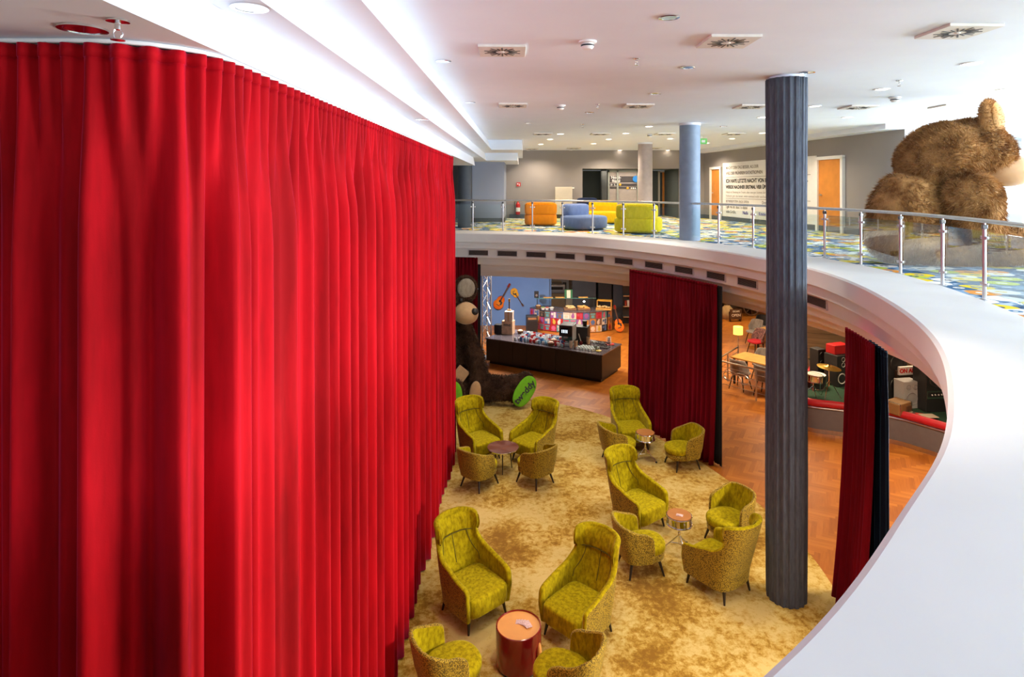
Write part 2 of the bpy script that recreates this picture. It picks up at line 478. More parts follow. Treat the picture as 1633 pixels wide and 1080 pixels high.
# moulded ring below the balcony: ledge top, fascia and the stepped coves
prof = [(1.0, UP - .05), (1.0, UP + .012), (.03, UP + .012), (0, UP - .01), (0, 4.04), (.1, 4.04), (.1, 3.86), (.25, 3.86), (.27, 3.60), (.50, 3.60), (.55, 3.38), (.85, 3.38), (.9, 3.16), (1.2, 3.16), (1.25, 2.96), (1.75, 2.96)]
ring = [offs(INNER, r) for r, z in prof]
b = MB(); b.grid([[fxy(p, z) for p in P] for P, (r, z) in zip(ring, prof)])
struct(b.build('trim_1', LEDGEW, smooth=30))
# ceiling of the lower room
P = offs(INNER, 1.7)
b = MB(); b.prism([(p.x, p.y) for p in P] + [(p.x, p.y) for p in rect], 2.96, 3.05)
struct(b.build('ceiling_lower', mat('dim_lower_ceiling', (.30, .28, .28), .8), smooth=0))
b = MB(); b.box((3, 10.5, CEIL + .1), (26, 36, .2)); struct(b.build('ceiling', PLASTER, smooth=0))
# stepped soffits above the curtain
def soffit(name, low, high, z0, z1):
    b = MB(); b.prism(low, z0, z1, None, high); return struct(b.build(name, PLASTER, smooth=0))
Z = lambda k: CZ + k
soffit('ceiling_soffit_1', [(-9, -7), (-1.017, -7), (-1.017, 19.2), (-.06, 19.2), (-.06, 24.7), (-9, 24.7)], [(-9, -7), (-1.15, -7), (-1.15, 19.3), (-.06, 19.3), (-.06, 24.7), (-9, 24.7)], Z(1.17), CEIL + .02)
soffit('ceiling_soffit_2', [(-9, -7), (-1.283, -7), (-1.283, 20.9), (-.23, 20.9), (-.23, 24.7), (-9, 24.7)], [(-9, -7), (-1.35, -7), (-1.35, 21), (-.23, 21), (-.23, 24.7), (-9, 24.7)], Z(.911), Z(1.19))
soffit('ceiling_soffit_3', [(-9, -7), (-1.5, -7), (-1.5, 18.8), (-9, 18.8)], [(-9, -7), (-1.55, -7), (-1.55, 18.8), (-9, 18.8)], Z(.667), Z(.93))

# outer walls
def wall(name, c, d, m):
    b = MB(); b.box(c, d); return struct(b.build(name, m, smooth=0))
HT = CEIL
wall('wall_left', (-9.6, 10.5, HT / 2), (.3, 36, HT), PLASTER)
wall('wall_rear_lower', (3, -7.2, 1.5), (26, .3, 3), PLASTER)
wall('wall_right_lower', (15.3, 10.5, 1.5), (.3, 36, 3), BLUEW)
# window walls on the upper floor: behind the camera (unseen, windows added to let in fill), on the right, and far right
def window_wall(tag_n, p0, p1, n, sill=.35, head=.28):
    """p0 -> p1 along the inside face; piers, sill, head are the wall, each window its own object"""
    p0, p1 = V((*p0, 0)), V((*p1, 0)); t = (p1 - p0).normalized(); L = (p1 - p0).length; rz = math.atan2(t.y, t.x)
    z0, z1 = UP + sill, CEIL - head
    b = MB(); mid = (p0 + p1) / 2
    b.box((mid.x, mid.y, (UP + z0) / 2 - .2), (L, .25, z0 - UP + .4), rz); b.box((mid.x, mid.y, (z1 + CEIL) / 2), (L, .25, CEIL - z1), rz)
    for k in range(n + 1):
        q = p0 + t * (L * k / n); b.box((q.x, q.y, (z0 + z1) / 2), (.18, .25, z1 - z0), rz)
    struct(b.build('wall_' + tag_n, mat('white_window_wall', (.84, .88, .9), .7, .02), smooth=0))
    for k in range(n):
        window_wall.n += 1
        q = p0 + t * (L * (k + .5) / n); ww = L / n - .18
        e = bpy.data.objects.new('window_%d' % window_wall.n, None); COL.objects.link(e); e.location = (q.x, q.y, z0); e.rotation_euler = (0, 0, rz); struct(e)
        f = MB(); h = z1 - z0
        for x in (-ww / 2 + .03, ww / 2 - .03, 0): f.box((x, 0, h / 2), (.06, .08, h))
        for z in (.03, h - .03): f.box((0, 0, z), (ww, .08, .06))
        f.build('frame', WHITEP, e, 0)
        g = MB(); g.box((0, 0, h / 2), (ww - .08, .012, h - .08)); g.build('pane', WINGLASS, e, 0)
window_wall.n = 0
window_wall('far_right', (8.95, 14.9), (15.2, 14.9), 3, .10, .12)
window_wall('right', (15.2, 14.9), (15.2, -7.2), 7)
window_wall('rear', (15.2, -7.2), (-4.4, -7.2), 6)
wall('wall_rear_left', (-7, -7.2, (3 + HT) / 2), (5.4, .3, HT - 3), PLASTER)

# far wall of the upper floor with its recess
b = MB(); YW = 24.7; zt = 6.25
b.box((-5.0 + 3.66, YW + .1, (UP + HT) / 2), (7.34, .2, HT - UP)); b.box((4.27, YW + .1, (zt + HT) / 2), (3.88, .2, HT - zt)); b.box((6.9, YW + .1, (UP + HT) / 2), (1.4, .2, HT - UP))
struct(b.build('wall_far_upper', GREYW, smooth=0))
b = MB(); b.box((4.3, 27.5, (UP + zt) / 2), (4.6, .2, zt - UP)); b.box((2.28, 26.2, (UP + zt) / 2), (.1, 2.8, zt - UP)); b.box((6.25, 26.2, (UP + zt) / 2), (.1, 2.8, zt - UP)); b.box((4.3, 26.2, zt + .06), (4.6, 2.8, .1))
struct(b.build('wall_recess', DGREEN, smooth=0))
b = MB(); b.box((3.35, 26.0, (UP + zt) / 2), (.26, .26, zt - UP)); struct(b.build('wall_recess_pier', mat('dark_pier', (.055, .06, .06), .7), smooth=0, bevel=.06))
b = MB(); b.box((-1.29, 23.4, (UP + HT) / 2), (1.14, 2.8, HT - UP)); struct(b.build('wall_pier', PIERW, smooth=0))
b = MB(); b.box((-1.29, 21.98, UP + .07), (1.14, .03, .14)); b.box((-.71, 23.4, UP + .07), (.03, 2.8, .14)); struct(b.build('baseboard_pier', SKIRT, smooth=0))
b = MB(); b.box((.85, YW - .02, UP + .08), (2.9, .04, .16)); b.box((6.9, YW - .02, UP + .08), (1.4, .04, .16)); struct(b.build('baseboard_far', SKIRT, smooth=0))
# right-hand grey wall of the upper floor, running towards the windows
WA, WB = V((7.2, 24.7, 0)), V((8.9, 14.45, 0)); WT = (WB - WA).normalized(); WN = V((WT.y, -WT.x, 0)); WN = WN if WN.x < 0 else -WN
WL = (WB - WA).length; WRZ = math.atan2(WT.y, WT.x)
def on_wall(u):                      # distance along the right wall seen at pixel column u
    k = (u - 836) / FPX
    return (WA.x - k * WA.y) / (k * WT.y - WT.x)
mid = (WA + WB) / 2 - WN * .12
b = MB(); b.box((mid.x, mid.y, (UP + HT) / 2), (WL, .24, HT - UP), WRZ); struct(b.build('wall_right_grey', GREYW, smooth=0))
q = (WA + WB) / 2 + WN * .02
b = MB(); b.box((q.x, q.y, UP + .08), (WL, .04, .16), WRZ); struct(b.build('baseboard_right', SKIRT, smooth=0))
q = WA + WT * (WL * .5) + WN * .25
b = MB(); b.box((q.x, q.y, CEIL - .06), (WL, .5, .12), WRZ); struct(b.build('trim_2', PLASTER, smooth=0))

# walls of the lower room
wall('wall_blue_lower', (-.8, 24.7, 1.5), (3.6, .2, 3.0), BLUEW)
wall('wall_blue_return', (1.02, 25.8, 1.5), (.12, 2.2, 3.0), BLUEW)
wall('wall_kitchen', (2.2, 26.9, 1.5), (2.6, .2, 3.0), SLATS)
wall('wall_dark_lower', (4.4, 26.4, 1.5), (2.6, .2, 3.0), DARKG)
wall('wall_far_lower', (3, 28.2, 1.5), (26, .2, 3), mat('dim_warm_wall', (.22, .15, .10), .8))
wall('wall_left_lower', (-2.65, 21.5, 1.5), (.2, 6.4, 3), DARKG)

# ================================================================ curtains
def sgn(x, k): return math.copysign(abs(x) ** k, x)
def curtain_mesh(path, z0, z1, amp_top, amp_bot, per_top, per_bot, seed, step=.012, rows=26, gather=.9, flare=0, zlo=None):
    P = resample([V(p) for p in path], step); N = offs(P, 1.0)
    L = (len(P) - 1) * step
    out = []
    for r in range(rows + 1):
        f = r / rows; f = f ** 1.6                         # rows crowd near the top
        row = []
        for i, p in enumerate(P):
            s = i * step
            ph = s + .10 * noise.noise(V((s * 1.3, seed, 0)))
            k = min(1, f * (z1 - z0) / gather); k = k * k * (3 - 2 * k)
            ph2 = ph + .018 * noise.noise(V((s * 2.2, seed + 5, f * 1.1))) * k
            a = sgn(math.sin(2 * PI * ph / per_top), .8)
            big = .55 + .75 * abs(noise.noise(V((s * 1.9, seed + 9, 0)))) * 1.6
            c = sgn(math.sin(2 * PI * ph2 / per_bot + 2.2 * noise.noise(V((s * .7, seed + 2, 0)))), .75) * big + .38 * math.sin(2 * PI * ph2 / (per_bot * .47) + 1.1)
            d = amp_top * a * (1 - k) + (amp_bot * c * (.75 + .25 * f)) * k
            q = p + (N[i] - p) * (d + flare * f * f)
            zl = z0 + .012 * noise.noise(V((s * 3, seed, 3)))
            row.append((q.x, q.y, z1 + (zl - z1) * f))
        out.append(row)
    return out
def curtain(name, label, path, z0, z1, m, at_, n=(.028, .058, .1, .2), seed=1, **k):
    e = thing(name, label, 'curtain', at_)
    rows = curtain_mesh(path, z0, z1, *n, seed, **k)
    o = V(at_)
    sh = [[tuple(V(p) - o) for p in r] for r in rows]
    b = MB(); b.grid(sh); b.build('cloth', m, e, 180, solid=.006)
    top = [tuple(V(p)) for p in sh[0]]
    b = MB(); b.grid([[(x, y, z + .055) for x, y, z in top], [(x * 1, y, z - .005) for x, y, z in top]]); b.build('header_tape', m, e, 60, solid=.014)
    return e
arc = [V((-1.955 + .44 * math.sin(a), 3.19 - .44 * math.cos(a), 0)) for a in [R(k * 6) for k in range(16)]]
mainp = [V((-4.6, 2.75, 0)), V((-3, 2.75, 0))] + arc + [V((-1.515, y, 0)) for y in (5, 8, 11, 12.95)]
curtain('stage_curtain', 'tall bright red pleated velvet curtain filling the left side from ceiling to golden carpet', mainp, .03, Z(.585), REDV, (-1.51, 8, 0), (.030, .115, .105, .31), 3)
b = MB(); rp = offs(resample([V(p) for p in mainp], .1), 0)
b.tube([(p.x, p.y, Z(.655)) for p in rp], .011, 8)
tag(b.build('curtain_rail', WHITEP), 'white curved curtain rail on the soffit above the bright red curtain', 'curtain rail')

def ring_part(ya, yb, r):
    return [p for p in offs(INNER, r) if min(ya, yb) <= p.y <= max(ya, yb) and p.x > 1]
def ringx(xa, xb, r): return [p for p in offs(INNER, r) if xa <= p.x <= xb and p.y > 12]
def wob(P, t): return P[min(len(P) - 1, int(t * len(P)))]
pm = ringx(2.42, 3.82, .16)
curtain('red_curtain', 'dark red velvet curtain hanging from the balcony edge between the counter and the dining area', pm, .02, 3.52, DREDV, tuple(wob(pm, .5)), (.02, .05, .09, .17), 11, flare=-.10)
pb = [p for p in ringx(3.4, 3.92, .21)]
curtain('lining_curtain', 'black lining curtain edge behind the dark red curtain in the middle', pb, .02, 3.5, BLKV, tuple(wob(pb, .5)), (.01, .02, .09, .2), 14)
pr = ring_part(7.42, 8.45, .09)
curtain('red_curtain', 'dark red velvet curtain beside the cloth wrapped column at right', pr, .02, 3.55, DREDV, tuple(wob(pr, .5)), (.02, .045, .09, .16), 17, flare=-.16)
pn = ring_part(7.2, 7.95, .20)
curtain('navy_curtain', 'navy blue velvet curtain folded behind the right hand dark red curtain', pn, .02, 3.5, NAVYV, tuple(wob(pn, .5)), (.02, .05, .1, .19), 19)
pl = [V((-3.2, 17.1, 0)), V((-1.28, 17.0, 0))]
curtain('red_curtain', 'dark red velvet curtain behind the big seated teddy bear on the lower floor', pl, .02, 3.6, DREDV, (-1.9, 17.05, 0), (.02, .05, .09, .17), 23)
b = MB(); b.grid([[(x, 17.12 + .02 * math.sin(40 * x), z) for x in [-1.36 + .01 * k for k in range(16)]] for z in (.02, 3.55)])
tag(b.build('lining_curtain', BLKV, solid=.02), 'narrow black curtain edge between the seated bear and the silver truss', 'curtain')

# ================================================================ columns
e = thing('wrapped_column', 'tall free standing column wrapped in pleated slate grey cloth', 'column', F(1254, 953))
def pleat(a, z): return 1 + .035 * sgn(math.sin(a * 17 + .5 * math.sin(a * 3)), .6) + .012 * math.sin(a * 41) + .012 * math.sin(a * 2 + z * 1.3)
b = MB(); b.lathe([(.248, 0.0)] + [(.25 + .004 * math.sin(z), z) for z in np.linspace(.02, 6.95, 40)], 340, wob=pleat); b.build('cloth_sleeve', GREYCLOTH, e, 180)
b = MB(); b.lathe([(.215, 0), (.215, CEIL)], 32); b.build('core', PLASTER, e)
def column(u, v0, v1, label, m, rr=None):
    d = FPX * (CZ - UP) / (v0 - 299); p = at(u, v0, d)
    e = thing('round_column', label, 'column', (p.x, p.y, UP)); r = rr
    b = MB(); b.lathe([(r, 0), (r, CEIL - UP - .05)], 48); b.build('shaft', m, e)
    b = MB(); b.lathe([(r + .01, CEIL - UP - .05), (r + .01, CEIL - UP)], 48); b.build('capital_ring', PLASTER, e)
column(1100, 383.5, 197, 'blue grey round column behind the balcony railing, left of the cloth wrapped column', mat('blue_grey_column_paint', (.22, .29, .40), .6), .235)
column(1029, 358, 226, 'warm grey round column behind the yellow lounge seats', mat('warm_grey_column_paint', (.42, .37, .37), .7), .235)
column(741, 363, 250, 'dark blue grey round column beside the far end of the red curtain', mat('dark_column_paint', (.06, .075, .10), .7), .21)

# ================================================================ balcony railing
e = thing('balcony_railing', 'steel and glass railing curving along the whole balcony edge', 'railing', (0, 0, 0))
RP = offs(INNER, 1.06); ZR = Z(-.366)
b = MB(); b.tube([fxy(p, ZR) for p in RP], .024, 12); b.build('handrail', STEEL, e)
posts = []
for u in (754, 802, 849, 897, 945, 994, 1043, 1094.5, 1146, 1201, 1258, 1315, 1373, 1436, 1503, 1570):
    posts.append(by_u(RP, u))
# carry the rhythm on behind the curtain and past the frame towards the viewer
def arc_from(P, q, d, step, n):
    i = min(range(len(P)), key=lambda k: (P[k] - q).length); out = []; k = max(1, round(step / .12))
    for j in range(1, n + 1):
        ii = i + d * k * j
        if 0 <= ii < len(P) - 1: out.append((P[ii], (P[ii + 1] - P[ii]).normalized()))
    return out
posts = arc_from(RP, posts[0][0], -1, .84, 4)[::-1] + posts + arc_from(RP, posts[-1][0], 1, .95, 4)
for p, t in posts:
    rz = math.atan2(t.y, t.x); h = ZR - UP
    b = MB(); b.cyl((p.x, p.y, UP), (p.x, p.y, ZR - .05), .021, n=14); b.cyl((p.x, p.y, ZR - .05), (p.x, p.y, ZR - .015), .012, n=10)
    po = b.build('post', STEEL, e)
    b = MB(); b.lathe([(.05, 0), (.05, .008), (.024, .014)], 20, (p.x, p.y, UP)); b.build('base_plate', STEEL, po)
    b = MB(); b.box((p.x, p.y, ZR - .065), (.05, .05, .05), rz); b.build('top_bracket', mat('dark_steel', (.2, .2, .21), .35, metal=1), po, bevel=.006)
    for z in (.17, .68):
        for s in (-1, 1):
            c = p + t * (s * .05); b = MB(); b.cyl(c + V((0, 0, UP + z - .018)), c + V((0, 0, UP + z + .018)), .022, n=12); b.build('glass_clamp', STEEL, po, bevel=.005)
for (p, t), (q, t2) in zip(posts, posts[1:]):
    a = p + t * .065; c = q - t2 * .065
    n = V((-(c - a).y, (c - a).x, 0)).normalized() * .005
    b = MB(); b.prism([(a + n)[:2], (c + n)[:2], (c - n)[:2], (a - n)[:2]], UP + .10, UP + .75); b.build('glass_panel', GLASS, e, 0)

# ventilation grilles on the cove below the balcony
GRI = mat('grille_slats', (.16, .12, .11), .5); GRF = mat('grille_frame', (.62, .57, .60), .6)
VP_ = offs(INNER, .252)
for k, (u, where) in enumerate([(763, 'leftmost of the row, above the seated bear'), (809, 'above the silver truss'), (855, 'above the hanging guitars'), (901.6, 'above the coffee bar, left part'), (948, 'above the coffee bar, right part'), (995, 'just left of the middle dark red curtain'),
                               (1043, 'above the left part of the middle dark red curtain'), (1091, 'above the centre of the middle dark red curtain'), (1142, 'above the right end of the middle dark red curtain'), (1192, 'just left of the cloth wrapped column'), (1303, 'just right of the cloth wrapped column')]):
    p, t = by_u(VP_, u); rz = math.atan2(t.y, t.x)
    e = thing('vent_grille', 'dark air grille below the balcony, ' + where, 'vent', (p.x, p.y, 3.73), rz, 'air grilles under the balcony edge')
    b = MB(); b.box((0, -.0, 0), (.56, .02, .15)); b.build('backing', BLACK, e, 0)
    b = MB()
    for s in (-1, 1): b.box((0, 0, s * .075), (.58, .03, .02)); b.box((s * .28, 0, 0), (.02, .03, .15))
    b.build('frame', GRF, e, 0)
    b = MB()
    for j in range(7): b.box((0, -.006, -.055 + j * .018), (.54, .02, .006))
    b.build('slats', GRI, e, 0)

# ================================================================ things on the ceiling
def mk_vent():
    e = thing('ceiling_vent', '-', 'vent'); m = mat('vent_plate_cream', (.72, .68, .62), .5)
    b = MB(); b.box((0, 0, -.014), (.50, .50, .028)); b.build('plate', m, e, 0, bevel=.004)
    sl = MB()
    for k in range(20):
        a = 2 * PI * k / 20; r0, r1 = .07, (.2 if k % 2 else .16)
        sl.box((0, 0, 0), (r1 - r0, .016, .004), mx=Matrix.Rotation(a, 4, 'Z') @ Matrix.Translation(((r0 + r1) / 2, 0, -.029)))
    sl.build('slots', BLACK, e, 0)
    b = MB(); b.lathe([(0, -.036), (.022, -.034), (.024, -.028)], 16); b.build('hub', m, e)
    return e
KV = Kind(mk_vent)
VG = 'square swirl vents on the upper ceiling'
for u, v, w_ in [(801, 79, 'nearest the white stepped soffit'), (1161, 64, 'above the middle, in front of the cloth wrapped column'), (1527, 48, 'nearest the top right corner'), (818, 167, 'far left, second row, by the soffit'), (1017, 168, 'second row, left of the blue grey column'),
                 (1197, 169, 'second row, just left of the cloth wrapped column'), (1368, 170, 'second row, right of the cloth wrapped column'), (1515, 169, 'second row, above the big bear head'),
                 (865, 213, 'third row, leftmost near the lit downlights'), (957, 213, 'third row, second from left'), (1060, 213, 'third row, left of the blue grey column'), (1170, 213, 'third row, right of the blue grey column'),
                 (848, 237, 'last row by the far wall, left end'), (915, 236, 'last row by the far wall, second from left'), (1043, 236, 'last row by the far wall, behind the warm grey column')]:
    KV.put(Cl(u, v), .02, 'square swirl-slot ceiling vent, ' + w_, VG)
def mk_down(lit):
    def f():
        e = thing('downlight', '-', 'ceiling light')
        b = MB(); b.lathe([(.115, 0), (.115, -.008), (.085, -.010), (.085, 0)], 32); b.build('trim_ring', mat('bright_white_ring', (.9, .9, .9), .3) if lit else CHROME, e)
        if lit:
            b = MB(); b.lathe([(0, -.006), (.084, -.006)], 28); b.build('lit_lens', emis('lit_lens_warm', (1, .86, .66), 14), e)
        else:
            b = MB(); b.lathe([(.084, -.008), (.05, -.002), (0, -.001)], 28); b.build('reflector', CHROME, e)
        return e
    return f
KL, KU = Kind(mk_down(True)), Kind(mk_down(False))
LIT = []
for u, v, w_ in [(893.5, 213.5, 'front row over the lounge seats, left end'), (877, 222, 'middle row over the lounge seats, left end'), (862.5, 230, 'back row over the lounge seats, left end'), (998, 212.5, 'front row over the lounge seats, second'),
                 (970.5, 222, 'middle row over the lounge seats, second'), (947, 229, 'back row over the lounge seats, second'), (1069, 221, 'just left of the blue grey column'), (1215.5, 187, 'beside the left edge of the cloth wrapped column, upper'),
                 (1216, 212, 'beside the left edge of the cloth wrapped column, lower'), (1167.5, 221, 'right of the blue grey column, over the lettered wall'), (1127, 228, 'just right of the blue grey column'), (1035, 201.5, 'alone between second and third vent rows'),
                 (842.5, 240, 'by the far wall, left end'), (910, 240, 'by the far wall, second from left'), (988.6, 239.5, 'by the far wall, left of the warm grey column'), (1065, 239.5, 'by the far wall, right of the warm grey column'),
                 (1549, 101, 'upper right, nearest the big bear'), (1406, 142, 'right of the cloth wrapped column, middle'), (1602, 143, 'far right above the bear snout'), (1299, 169, 'touching the right edge of the cloth wrapped column'), (1351, 187, 'above the right orange door')]:
    p = Cl(u, v); KL.put(p, 0, 'lit round recessed downlight, ' + w_, 'lit ceiling downlights'); LIT.append(p)
for u, v, z, w_ in [(1067, 27, 0, 'top centre of the picture'), (707, 97, 0, 'beside the topmost soffit edge, nearer one'), (1097, 107, 0, 'between two rows of vents, left of the column'), (1045, 149, 0, 'above the vent left of the blue grey column'), (940, 179, 0, 'near the smoke detector over the lounge'),
                    (750, 163, 0, 'beside the topmost soffit edge, farther one'), (843, 196, 0, 'left, before the warm lit ceiling'), (1288, 115, 0, 'touching the top of the cloth wrapped column'), (1154, 201, 0, 'right of the blue grey column'),
                    (398, 11, Z(.911), 'on the soffit above the red curtain, at the top edge'), (132, 45, Z(.667), 'on the lowest soffit above the left curtain end'), (673, 190, Z(.911), 'on the soffit, far along the red curtain')]:
    z = z or CEIL
    KU.put(Cl(u, v, z), 0, 'unlit chrome recessed downlight ' + w_, 'unlit ceiling downlights', (.8, .8, 1))
def mk_smoke():
    e = thing('smoke_detector', '-', 'smoke detector')
    b = MB(); b.lathe([(.07, 0), (.07, -.012), (.05, -.02)], 28); b.build('base', WHITEP, e)
    b = MB(); b.lathe([(.045, -.02), (.05, -.045), (.034, -.062), (0, -.066)], 28); b.build('dome', WHITEP, e)
    b = MB(); b.lathe([(.051, -.028), (.053, -.034), (.051, -.040)], 28); b.build('sensor_slot', BLACK, e)
    return e
K = Kind(mk_smoke)
for u, v, w_ in [(937, 66, 'nearest one, right of the first vent'), (894, 168, 'second one, over the lounge area'), (1427, 155, 'right of the cloth wrapped column'), (1036, 214, 'above the warm grey column')]:
    K.put(Cl(u, v), 0, 'white domed smoke detector on the ceiling, ' + w_, 'smoke detectors', (1.3, 1.3, 1.3))
def mk_spr():
    e = thing('sprinkler', '-', 'sprinkler')
    b = MB(); b.lathe([(.035, 0), (.035, -.006), (.01, -.01), (.01, -.03)], 20); b.build('rosette', CHROME, e)
    b = MB()
    for s in (-1, 1): b.tube([(s * .008, 0, -.028), (s * .014, 0, -.042), (s * .005, 0, -.058)], .003, 6)
    b.lathe([(.02, -.058), (.022, -.062), (0, -.064)], 16); b.build('deflector', CHROME, e)
    return e
K = Kind(mk_spr)
for u, v, z, w_ in [(1015, 93, 0, 'right of the nearest smoke detector'), (953, 166, 0, 'right of the second smoke detector'), (1434, 128, 0, 'right of the cloth wrapped column'), (929, 198, 0, 'left of centre before the warm lit ceiling'), (188, 32, Z(.667), 'on the lowest soffit, close above the red curtain')]:
    K.put(Cl(u, v, z or CEIL), .4, 'small chrome ceiling sprinkler ' + w_, 'sprinklers', (1.2, 1.2, 1.3))
e = thing('exit_sign', 'small green exit sign hanging from the ceiling right of the blue grey column', 'exit sign', Cl(1119, 216.5))
b = MB(); b.box((0, 0, -.16), (.30, .05, .16)); b.build('sign_body', emis('exit_green', (.12, .42, .10), .5), e, 0)
b = MB(); b.box((0, 0, -.04), (.02, .02, .08)); b.build('bracket', WHITEP, e, 0)
b = MB(); b.box((.04, -.027, -.16), (.10, .004, .07)); b.box((-.07, -.027, -.15), (.035, .004, .07)); b.build('pictogram', WHITEP, e, 0)

# ================================================================ armchairs
def plan_pt(t, a, L, bk):
    """U-shaped plan: |t| 0..0.6 is the rounded back, 0.6..1 the straight sides; front is -y"""
    s = abs(t)
    if s < .6:
        f = s / .6 * PI / 2
        x = a * math.sin(f) ** .6; y = bk * math.cos(f) ** .6
    else:
        x = a * (1 + .03 * math.sin((s - .6) / .4 * PI)); y = -L * (s - .6) / .4
    return math.copysign(x, t), y
def shell(edge, a, L, bk, th, lean, zlean, taper, nu=40, top=0.0):
    """rows from the bottom edge upward; edge = [(tmax, z)]. returns outer rows, inner rows"""
    E = crom([(t, z) for t, z in edge], 4)
    outer, inner = [], []
    for e in E:
        tm, z = e.x, e.y; ro, ri = [], []
        for k in range(nu + 1):
            c = -1 + 2 * k / nu; t = tm * c
            x, y = plan_pt(t, a, L, bk)
            x2, y2 = plan_pt(t + .01, a, L, bk); x1, y1 = plan_pt(t - .01, a, L, bk)
            n = V((y2 - y1, -(x2 - x1), 0)); n = V((-n.x, -n.y, 0)).normalized()
            n = -n if n.dot(V((x, y + L * .4, 0))) < 0 else n
            wgt = max(0, 1 - abs(t) / .75)
            dy = lean * max(0, z - zlean) * (.35 + .65 * wgt)
            kz = 1 - taper * max(0, .42 - z) / .42
            zz = z + top * (1 - c * c) * max(0, (z - edge[-3][1]) / max(.01, edge[-1][1] - edge[-3][1])) if top else z
            ro.append((x * kz, y * kz + dy, zz))
            ri.append((x * kz - n.x * th, y * kz + dy - n.y * th, zz))
        outer.append(ro); inner.append(ri)
    return outer, inner
def legs(parent, spots, ztop, splay=.07):
    for x, y in spots:
        b = MB(); b.cyl((x + math.copysign(splay, x), y + math.copysign(splay, y), 0), (x, y, ztop), .013, .024, 12); b.build('leg', LEGW, parent)
def rim_loop(o, i):
    """open border of the shell: up one side, over the top, down the other (outer, inner pairs)"""
    n = len(o); m = len(o[0]) - 1
    seq = [(o[r][0], i[r][0]) for r in range(n)] + [(o[-1][k], i[-1][k]) for k in range(1, m)] + [(o[r][m], i[r][m]) for r in range(n - 1, -1, -1)]
    return seq
def padded(o, i, b, puff=.02):
    S_ = rim_loop(o, i); rows = [[], [], [], [], []]
    cx = V((0, 0, .5))
    for p, q in S_:
        p, q = V(p), V(q); mid = (p + q) / 2; out = (mid - V((0, mid.y * .2, .35)))
        out = V((out.x * .4, -.25 if mid.z < .75 else -.05, max(0, mid.z - .45) * 1.2)).normalized()
        for j, (w_, k) in enumerate(((0, 0), (.2, .8), (.5, 1), (.8, .8), (1, 0))):
            rows[j].append(tuple(p * (1 - w_) + q * w_ + out * puff * k))
    b.grid(rows)
def mk_wing():
    e = thing('wing_chair', '-', 'armchair')
    edge = [(1, .18), (1, .32), (1, .46), (1, .56), (.95, .605), (.82, .635), (.69, .67), (.56, .72), (.46, .79), (.405, .86), (.395, .92), (.43, .975), (.44, 1.03), (.44, 1.09), (.425, 1.12), (.37, 1.14)]
    o, i = shell(edge, .365, .36, .34, .065, .30, .38, .12, 44, .025)
    b = MB(); b.grid(o); b.add([(0, -.02, .20)], []); c = len(b.v) - 1
    b.build('outer_shell', DOTS, e, 180)
    # pleated inner upholstery with the padded rim
    b = MB()
    I2 = []
    for r in i:
        row = []
        for p in r:
            x, y, z = p
            if y > .05 and z > .5:
                g = max(0, 1 - abs(z - .86) / .10) * .010 + max(0, 1 - abs(z - .56) / .14) * .007
                y -= g * math.sin(x * 95) - .012 * math.cos(x * 9)
                y -= .03 * max(0, 1 - ((z - 1.02) / .13) ** 2)
                if abs(x) < .02: y += .016
            row.append((x, y, z))
        I2.append(row)
    b.grid(I2); padded(o, I2, b, .022); b.build('inner_upholstery', LIMEV, e, 180)
    # headrest pad
    b = MB(); rows = []
    for u in range(9):
        z = .915 + .195 * u / 8; row = []
        for k in range(33):
            c = -1 + 2 * k / 32; t = (.385 + .035 * math.sin(PI * min(1, u / 5) / 2)) * c
            x, y = plan_pt(t, .365, .36, .34); dy = .30 * (z - .38) * (.35 + .65 * max(0, 1 - abs(t) / .75))
            bul = .066 + .032 * math.sin(PI * (u + .6) / 9.2) ** .6 * (1 - abs(c) ** 6 * .8)
            pl = .012 * math.sin(c * 27 + 2.0 * noise.noise(V((c * 4, 1, 0)))) * math.sin(PI * (u + .5) / 9)
            kk = 1 - bul / math.hypot(x, y + .001) * 1.0
            row.append((x * (1 - bul * .8), y + dy - bul - pl, z + .022 * (1 - c * c) * u / 8))
        rows.append(row)
    b.grid(rows); b.build('headrest', LIMEV, e, 180)
    b = MB(); b.blob((0, -.068, .335), (.308, .338, .135), (.26, .32), 40, 16); b.build('seat_cushion', LIMEV, e, 180)
    b = MB(); b.blob((0, -.02, .225), (.312, .325, .06), (.25, .35), 32, 8); b.build('seat_base', DOTS, e, 180)
    legs(e, [(-.27, -.29), (.27, -.29), (-.24, .25), (.24, .25)], .19, .03)
    SM = mat('dark_lime_seam', (.10, .085, .002), .9)
    mc = len(I2[0]) // 2
    for dc in (-9, 0, 9):
        pts = [V(r[mc + dc]) + V((0, -.004, 0)) for r in I2 if .5 < r[mc + dc][2] < .90]
        MB().tube(pts, .005, 6).build('seam', SM, e)
    pts = [V(p) + V((0, -.006, -.012)) for p in rows[0][2:-2]]
    MB().tube(pts, .007, 6).build('seam', SM, e)
    return e
